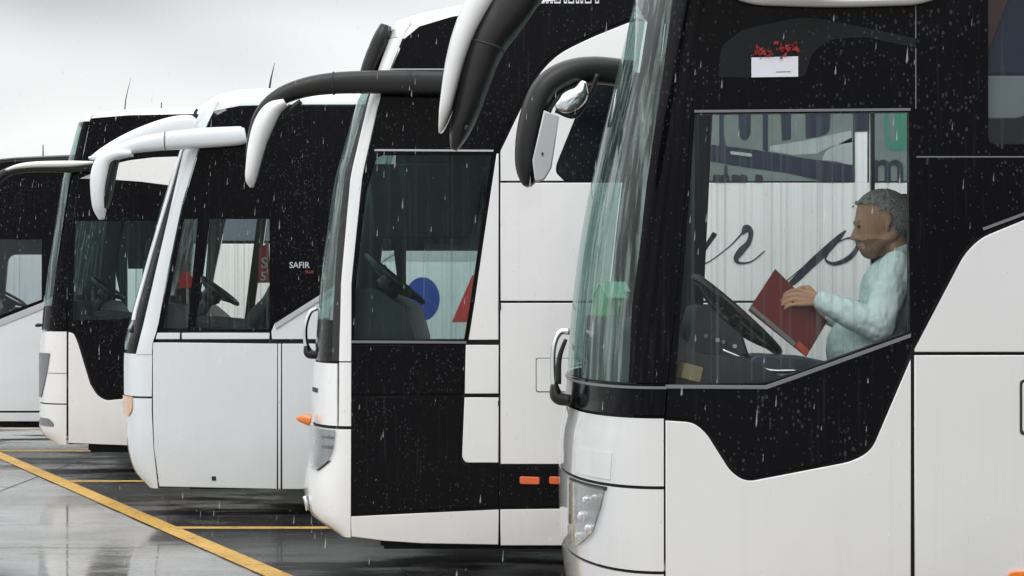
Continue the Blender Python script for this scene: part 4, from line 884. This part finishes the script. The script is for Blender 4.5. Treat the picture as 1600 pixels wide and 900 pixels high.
def hand(bm, wr, dirv, spread, palm_n, lens, curl, thumb):
    d = np.array(dirv)/np.linalg.norm(dirv); sp = np.array(spread)/np.linalg.norm(spread); pn = np.array(palm_n)/np.linalg.norm(palm_n)
    pc = wr+d*0.05
    for k in range(4): limb(bm, wr+d*0.012+sp*(k-1.5)*0.011, 0.015, wr+d*0.085+sp*(k-1.5)*0.021, 0.0115)
    for k in range(4):
        p = wr+d*0.088+sp*(k-1.5)*0.0215; q = d.copy(); r = 0.0088
        for j, ln in enumerate(np.array((0.42, 0.32, 0.26))*lens[k]):
            q = q*math.cos(curl[j])+pn*math.sin(curl[j]); q /= np.linalg.norm(q); e = p+q*ln; limb(bm, p, r, e, r*0.9); p = e; r *= 0.92
    p = wr+d*0.025-sp*0.028
    for j, (dd, ln) in enumerate(zip(thumb, (0.035, 0.032, 0.026))):
        t = np.array(dd)/np.linalg.norm(dd); e = p+t*ln; limb(bm, p, 0.0115-j*0.0012, e, 0.0105-j*0.0012); p = e
# near hand closes over the folder's upper edge, fingers on the cover, thumb behind it
hand(bm, wr_n, (-0.95, 0.10, 0.12), (-0.12, -0.05, -0.99), (-0.35, 0.35, -0.85), (0.072, 0.08, 0.075, 0.06), (0.25, 0.55, 0.5), ((-0.5, 0.6, 0.6), (-0.8, 0.5, 0.0), (-0.8, 0.1, -0.4)))
hand(bm, wr_f, (-0.85, -0.25, 0.1), (-0.1, 0.1, -1.0), (-0.3, -0.8, -0.3), (0.072, 0.08, 0.075, 0.06), (0.3, 0.5, 0.5), ((-0.5, -0.6, 0.4), (-0.8, -0.3, 0.2), (-0.8, 0.1, 0)))
body = remeshed('body', bm, 0.0048, 4, person.location, person)
for k in ('skin', 'hair', 'beard', 'trousers'): body.data.materials.append(MATS[k])
pl = np.array(person.location)
for p in body.data.polygons:
    c = np.array(p.center)+pl; r = (c-hc)/HS; f, s_, u = r@fw, r@sd, r@up; mi = 0
    if c[2] > neck[2]-0.02 and np.linalg.norm(r) < 0.2:
        ear = abs(s_) > 0.074 and -0.045 < f < 0.012 and -0.05 < u < 0.03
        if not ear and ((u > 0.062+0.35*max(0, f) and f < 0.085) or (f < -0.028 and u > -0.065) or (f < 0.012 and u > 0.035)): mi = 1
        if (u < -0.062-0.25*max(0, 0.06-f) and f > -0.01) and not (-0.096 < u < -0.076 and f > 0.085): mi = 2
    elif c[2] < hip[2]+0.03 and c[0] < hip[0]+0.2: mi = 3
    p.material_index = mi
for s in (-1, 1):
    bm = Blob(); ball(bm, H(0.088, s*0.031, -0.008), (0.011, 0.013, 0.009))
    me = bpy.data.meshes.new('eye'); bm.to_mesh(me); bm.free(); me.transform(Matrix.Translation(-person.location)); link('eye', me, 'eye_dark', person)
bm = Blob(); hr = np.random.default_rng(3)                     # short grey hair, uneven at the edges
for _ in range(3600):
    d = hr.normal(size=3); d /= np.linalg.norm(d); f, s_, u = d[0]*0.112-0.013, d[1]*0.083, d[2]*0.104+0.018
    if (u > 0.060+0.30*max(0, f) and f < 0.088+hr.normal(0, .006)) or (f < -0.034+hr.normal(0, .006) and u > -0.068+hr.normal(0, .006)) or (f < 0.010+hr.normal(0, .008) and u > 0.036+hr.normal(0, .006)):
        if not (abs(s_) > 0.06 and -0.036 < f < 0.02 and u < 0.034): ball(bm, H(f, s_, u), hr.uniform(0.004, 0.0075), 1)
for k in range(10): ball(bm, H(0.080+hr.normal(0, .006), hr.uniform(-.04, .04), 0.088+hr.normal(0, .005)), 0.007, 1)
for sg in (-1, 1):                                             # brows and moustache
    for k in range(9): ball(bm, H(0.097-0.010*abs(k/8-0.3), sg*(0.014+0.032*k/8), 0.012+0.004*math.sin(k)), 0.0042, 1)
    for k in range(8): ball(bm, H(0.104-0.012*k/7, sg*(0.002+0.024*k/7), -0.069-0.006*k/7), 0.0045, 1)
hair = remeshed('hair', bm, 0.0030, 1, person.location, person); hair.data.materials.append(MATS['hair'])
bm = Blob()                                               # shirt
ball(bm, chest, (0.148, 0.205, 0.18), 3); ball(bm, belly, (0.190, 0.205, 0.175), 3); ball(bm, hip+np.array((0, 0, 0.03)), (0.158, 0.205, 0.10), 3)
ball(bm, chest+np.array((0.03, 0, 0.08)), (0.09, 0.19, 0.085), 3)
for a, b, c in ((sh_n, el_n, wr_n), (sh_f, el_f, wr_f)):
    limb(bm, neck+np.array((0.03, 0, -0.06)), 0.070, a, 0.080)
    limb(bm, a, 0.082, b, 0.074); cu = b+(c-b)*0.93; limb(bm, b, 0.072, b+(cu-b)*0.5, 0.066); limb(bm, b+(cu-b)*0.5, 0.066, cu, 0.045)
    for t, w_ in ((0.15, .012), (0.3, -.012), (0.45, .014), (0.62, -.01), (0.78, .012)):     # gathered folds
        q = b+(cu-b)*t; ball(bm, q+np.array((0.01, -0.012, w_)), (0.012, 0.062-0.02*t, 0.060-0.018*t))
shirt = remeshed('shirt', bm, 0.0075, 3, person.location, person); shirt.data.materials.append(MATS['shirt'])
# collar: a folded band round the neck
V, Fc = [], []; n = 28
for k in range(n):
    a = 2*math.pi*k/n; ca, sa = math.cos(a), math.sin(a); dip = 0.035*max(0, -ca)**2
    for rr, zz in ((0.080, 0.045), (0.087, 0.052), (0.112, -0.012), (0.105, -0.020)):
        V.append(neck+np.array((ca*rr+0.0, sa*rr*1.02, zz-0.005-dip*1.2+0.03*ca)))
for k in range(n):
    for j in range(4): Fc.append((k*4+j, k*4+(j+1) % 4, ((k+1) % n)*4+(j+1) % 4, ((k+1) % n)*4+j))
from_verts('collar', V, Fc, 'shirt', person, True)

# ================================================================== things inside and on coach A
BY = A.d+0.33
fo = bpy.data.objects.new('folder', None); COL.objects.link(fo); fo.location = at(1229, 488, BY)
tag(fo, 'open red folder with a grey page edge held up by the driver', 'folder')
def slab(name, quad, y, th, mat, lean=0.0):
    pts = [at(px, py, y) for px, py in quad]; c = np.array(fo.location)
    V = []
    for t in (0, th):
        for p in pts: V.append(p+np.array((0, t+lean*(p[0]-c[0]), 0)))
    return from_verts(name, V, [(0, 1, 2, 3), (4, 5, 6, 7), (0, 1, 5, 4), (1, 2, 6, 5), (2, 3, 7, 6), (3, 0, 4, 7)], mat, fo)
slab('cover', [(1211, 420), (1292, 500), (1258, 556), (1168, 485)], BY, 0.004, 'folder_red', 0.12)
slab('page_block', [(1211, 426), (1286, 502), (1256, 550), (1174, 484)], BY+0.0055, 0.016, 'pages', 0.12)
slab('cover', [(1213, 422), (1294, 502), (1260, 558), (1170, 487)], BY+0.024, 0.004, 'folder_red', 0.12)
slab('page_edge', [(1171, 482), (1175, 478), (1245, 536), (1241, 541)], BY-0.003, 0.002, 'trim_grey', 0.12)
slab('corner_glow', [(1243, 541), (1249, 533), (1266, 548), (1259, 556)], BY-0.003, 0.002, 'glow_red', 0.12)  # orange-red glow at the lower corner, painted as a coloured slab
# house-shaped green box on the dashboard
gy = A.d+0.75; gb = at(957, 493, gy); bx_ = bpy.data.objects.new('tissue_box', None); COL.objects.link(bx_); bx_.location = gb
tag(bx_, 'small green box with pale mint sloping lid on the dashboard behind the windscreen', 'box')
cth, sth = math.cos(0.6), math.sin(0.6)
def G(x, y, z): return (gb[0]+x*cth-y*sth, gb[1]+x*sth+y*cth, gb[2]+z)
from_verts('carton', [G(*p) for p in ((-.065, -.05, 0), (.065, -.05, 0), (.065, .05, 0), (-.065, .05, 0), (-.065, -.05, .09), (.065, -.05, .09), (.065, .05, .09), (-.065, .05, .09), (-.065, 0, .145), (.065, 0, .145))],
           [(0, 1, 2, 3), (0, 1, 5, 4), (2, 3, 7, 6), (1, 2, 6, 9, 5), (3, 0, 4, 8, 7), (4, 5, 9, 8), (6, 7, 8, 9)], 'green_card', bx_)
from_verts('lid', [G(*p) for p in ((-.072, -.062, .083), (.072, -.062, .083), (.072, 0, .152), (-.072, 0, .152), (.072, .062, .083), (-.072, .062, .083), (-.072, -.062, .077), (.072, -.062, .077), (.072, 0, .146), (-.072, 0, .146), (.072, .062, .077), (-.072, .062, .077))],
           [(0, 1, 2, 3), (3, 2, 4, 5), (6, 7, 8, 9), (9, 8, 10, 11), (0, 1, 7, 6), (5, 4, 10, 11), (1, 2, 8, 7), (2, 4, 10, 8), (0, 3, 9, 6), (3, 5, 11, 9)], 'mint_card', bx_)
sb = at(1077, 582, A.d+0.12); small = box('small_box', (-.045, -.03, -.033), (.045, .03, .033), 'brown_card', None, 0.003)
small.location = sb; small.rotation_euler = (0, math.radians(14), math.radians(20)); tag(small, 'little brown carton wedged in the lower front corner of the driver window', 'box')
ca = bpy.data.objects.new('gift_card', None); COL.objects.link(ca); ca.location = (A.X(1211), A.d-0.008, A.Z(120))
tag(ca, 'white card with red bows above the driver window', 'card')
standing('card', [A.P([(1174, 90), (1247, 88), (1247, 120), (1174, 121)])], A.d-0.008, 0.003, 'paper', ca, 0.0005)
standing('card_line', [A.P([(1212, 112), (1236, 111.5), (1236, 112.7), (1212, 113.2)])], A.d-0.0092, 0.001, 'trim_grey', ca)
for cx, cy, r in ((1190, 82, 1.0), (1228, 76, 1.25)):
    c0 = np.array((A.X(cx), A.d-0.014, A.Z(cy))); V, Fc = [], []; br = np.random.default_rng(int(cx))
    for k in range(26):                                         # crumpled ribbon petals
        q = c0+br.normal(0, 1, 3)*np.array((.022, .005, .011))*r; q[1] = min(q[1], A.d-0.009); i = len(V)
        V += [q+br.uniform(-1, 1, 3)*np.array((.013, .004, .011))*r for _ in range(4)]; Fc += [(i, i+1, i+2), (i, i+2, i+3)]
    from_verts('bow', V, Fc, 'bow_red', ca)
pn = bpy.data.objects.new('pennant', None); COL.objects.link(pn); pn.location = tuple(at(286, 424, C.d+1.2))
tag(pn, 'small red hanging pouch behind the front quarter window of the third coach', 'pouch')
V = []; cy_ = C.d+1.2
ring_ = [(282, 424), (290, 424), (296, 432), (297, 446), (292, 451), (277, 450), (275, 440), (279, 430)]
for t in (-0.05, 0.05):
    for p in ring_: V.append(at(p[0]+4, p[1], cy_+t))
n = len(ring_)
from_verts('bag', V, [tuple(range(n)), tuple(range(n, 2*n))]+[(k, (k+1) % n, n+(k+1) % n, n+k) for k in range(n)], 'red_print', pn)
tube('cord', [(*at(290, 425, cy_), .003, .003), (*at(289, 412, cy_), .003, .003)], 'rubber', pn, seg=6)

# ================================================================== rain
rng = np.random.default_rng(5)
def drops(name, P, wr, hr, tilt, mat):
    V, Fc = [], []
    for p in P:
        w_ = rng.uniform(*wr); h = rng.uniform(*hr); i = len(V); dx = h*tilt
        V += [(p[0]+dx, p[1], p[2]+h), (p[0]-w_, p[1], p[2]-h*0.3), (p[0], p[1]-w_, p[2]-h*0.3), (p[0]+w_, p[1], p[2]-h*0.3), (p[0], p[1]+w_, p[2]-h*0.3), (p[0]-dx*0.5, p[1], p[2]-h*0.6)]
        Fc += [(i, i+1, i+2), (i, i+2, i+3), (i, i+3, i+4), (i, i+4, i+1), (i+5, i+2, i+1), (i+5, i+3, i+2), (i+5, i+4, i+3), (i+5, i+1, i+4)]
    me = bpy.data.meshes.new(name); me.from_pydata(V, [], Fc); o = link(name, me, mat); o['kind'] = 'stuff'
    for p in me.polygons: p.use_smooth = True
    return o
n = 15000
Pt = np.column_stack((rng.uniform(-9, 7, n), rng.uniform(3.2, 26, n), rng.uniform(0.05, 5, n)))
keep = []
for p in Pt:                                                     # keep the air, not the inside of a coach
    k = True
    for q in (A, B, C, D, E):
        if q.d-0.03 < p[1] < q.d+2.55 and p[0] > q.root.location.x-0.7 and p[2] < 3.9: k = False
    if k: keep.append(p)
r = drops('falling_rain', keep, (0.0010, 0.0026), (0.008, 0.024), 0.07, 'raindrop'); tag(r, 'drops of rain falling in front of the parked coaches', 'rain', kind='stuff')
S = []
for _ in range(420):
    y = rng.uniform(11, 26); x = rng.uniform(-9, 2.5)
    for k in range(int(rng.integers(2, 6))): S.append((x+rng.normal(0, .03), y+rng.normal(0, .03), abs(rng.normal(0, .025))+0.012))
r = drops('rain_splashes', S, (0.002, 0.006), (0.004, 0.010), 0.0, 'raindrop'); tag(r, 'tiny splashes of rain hopping on the wet concrete', 'splash', kind='stuff')
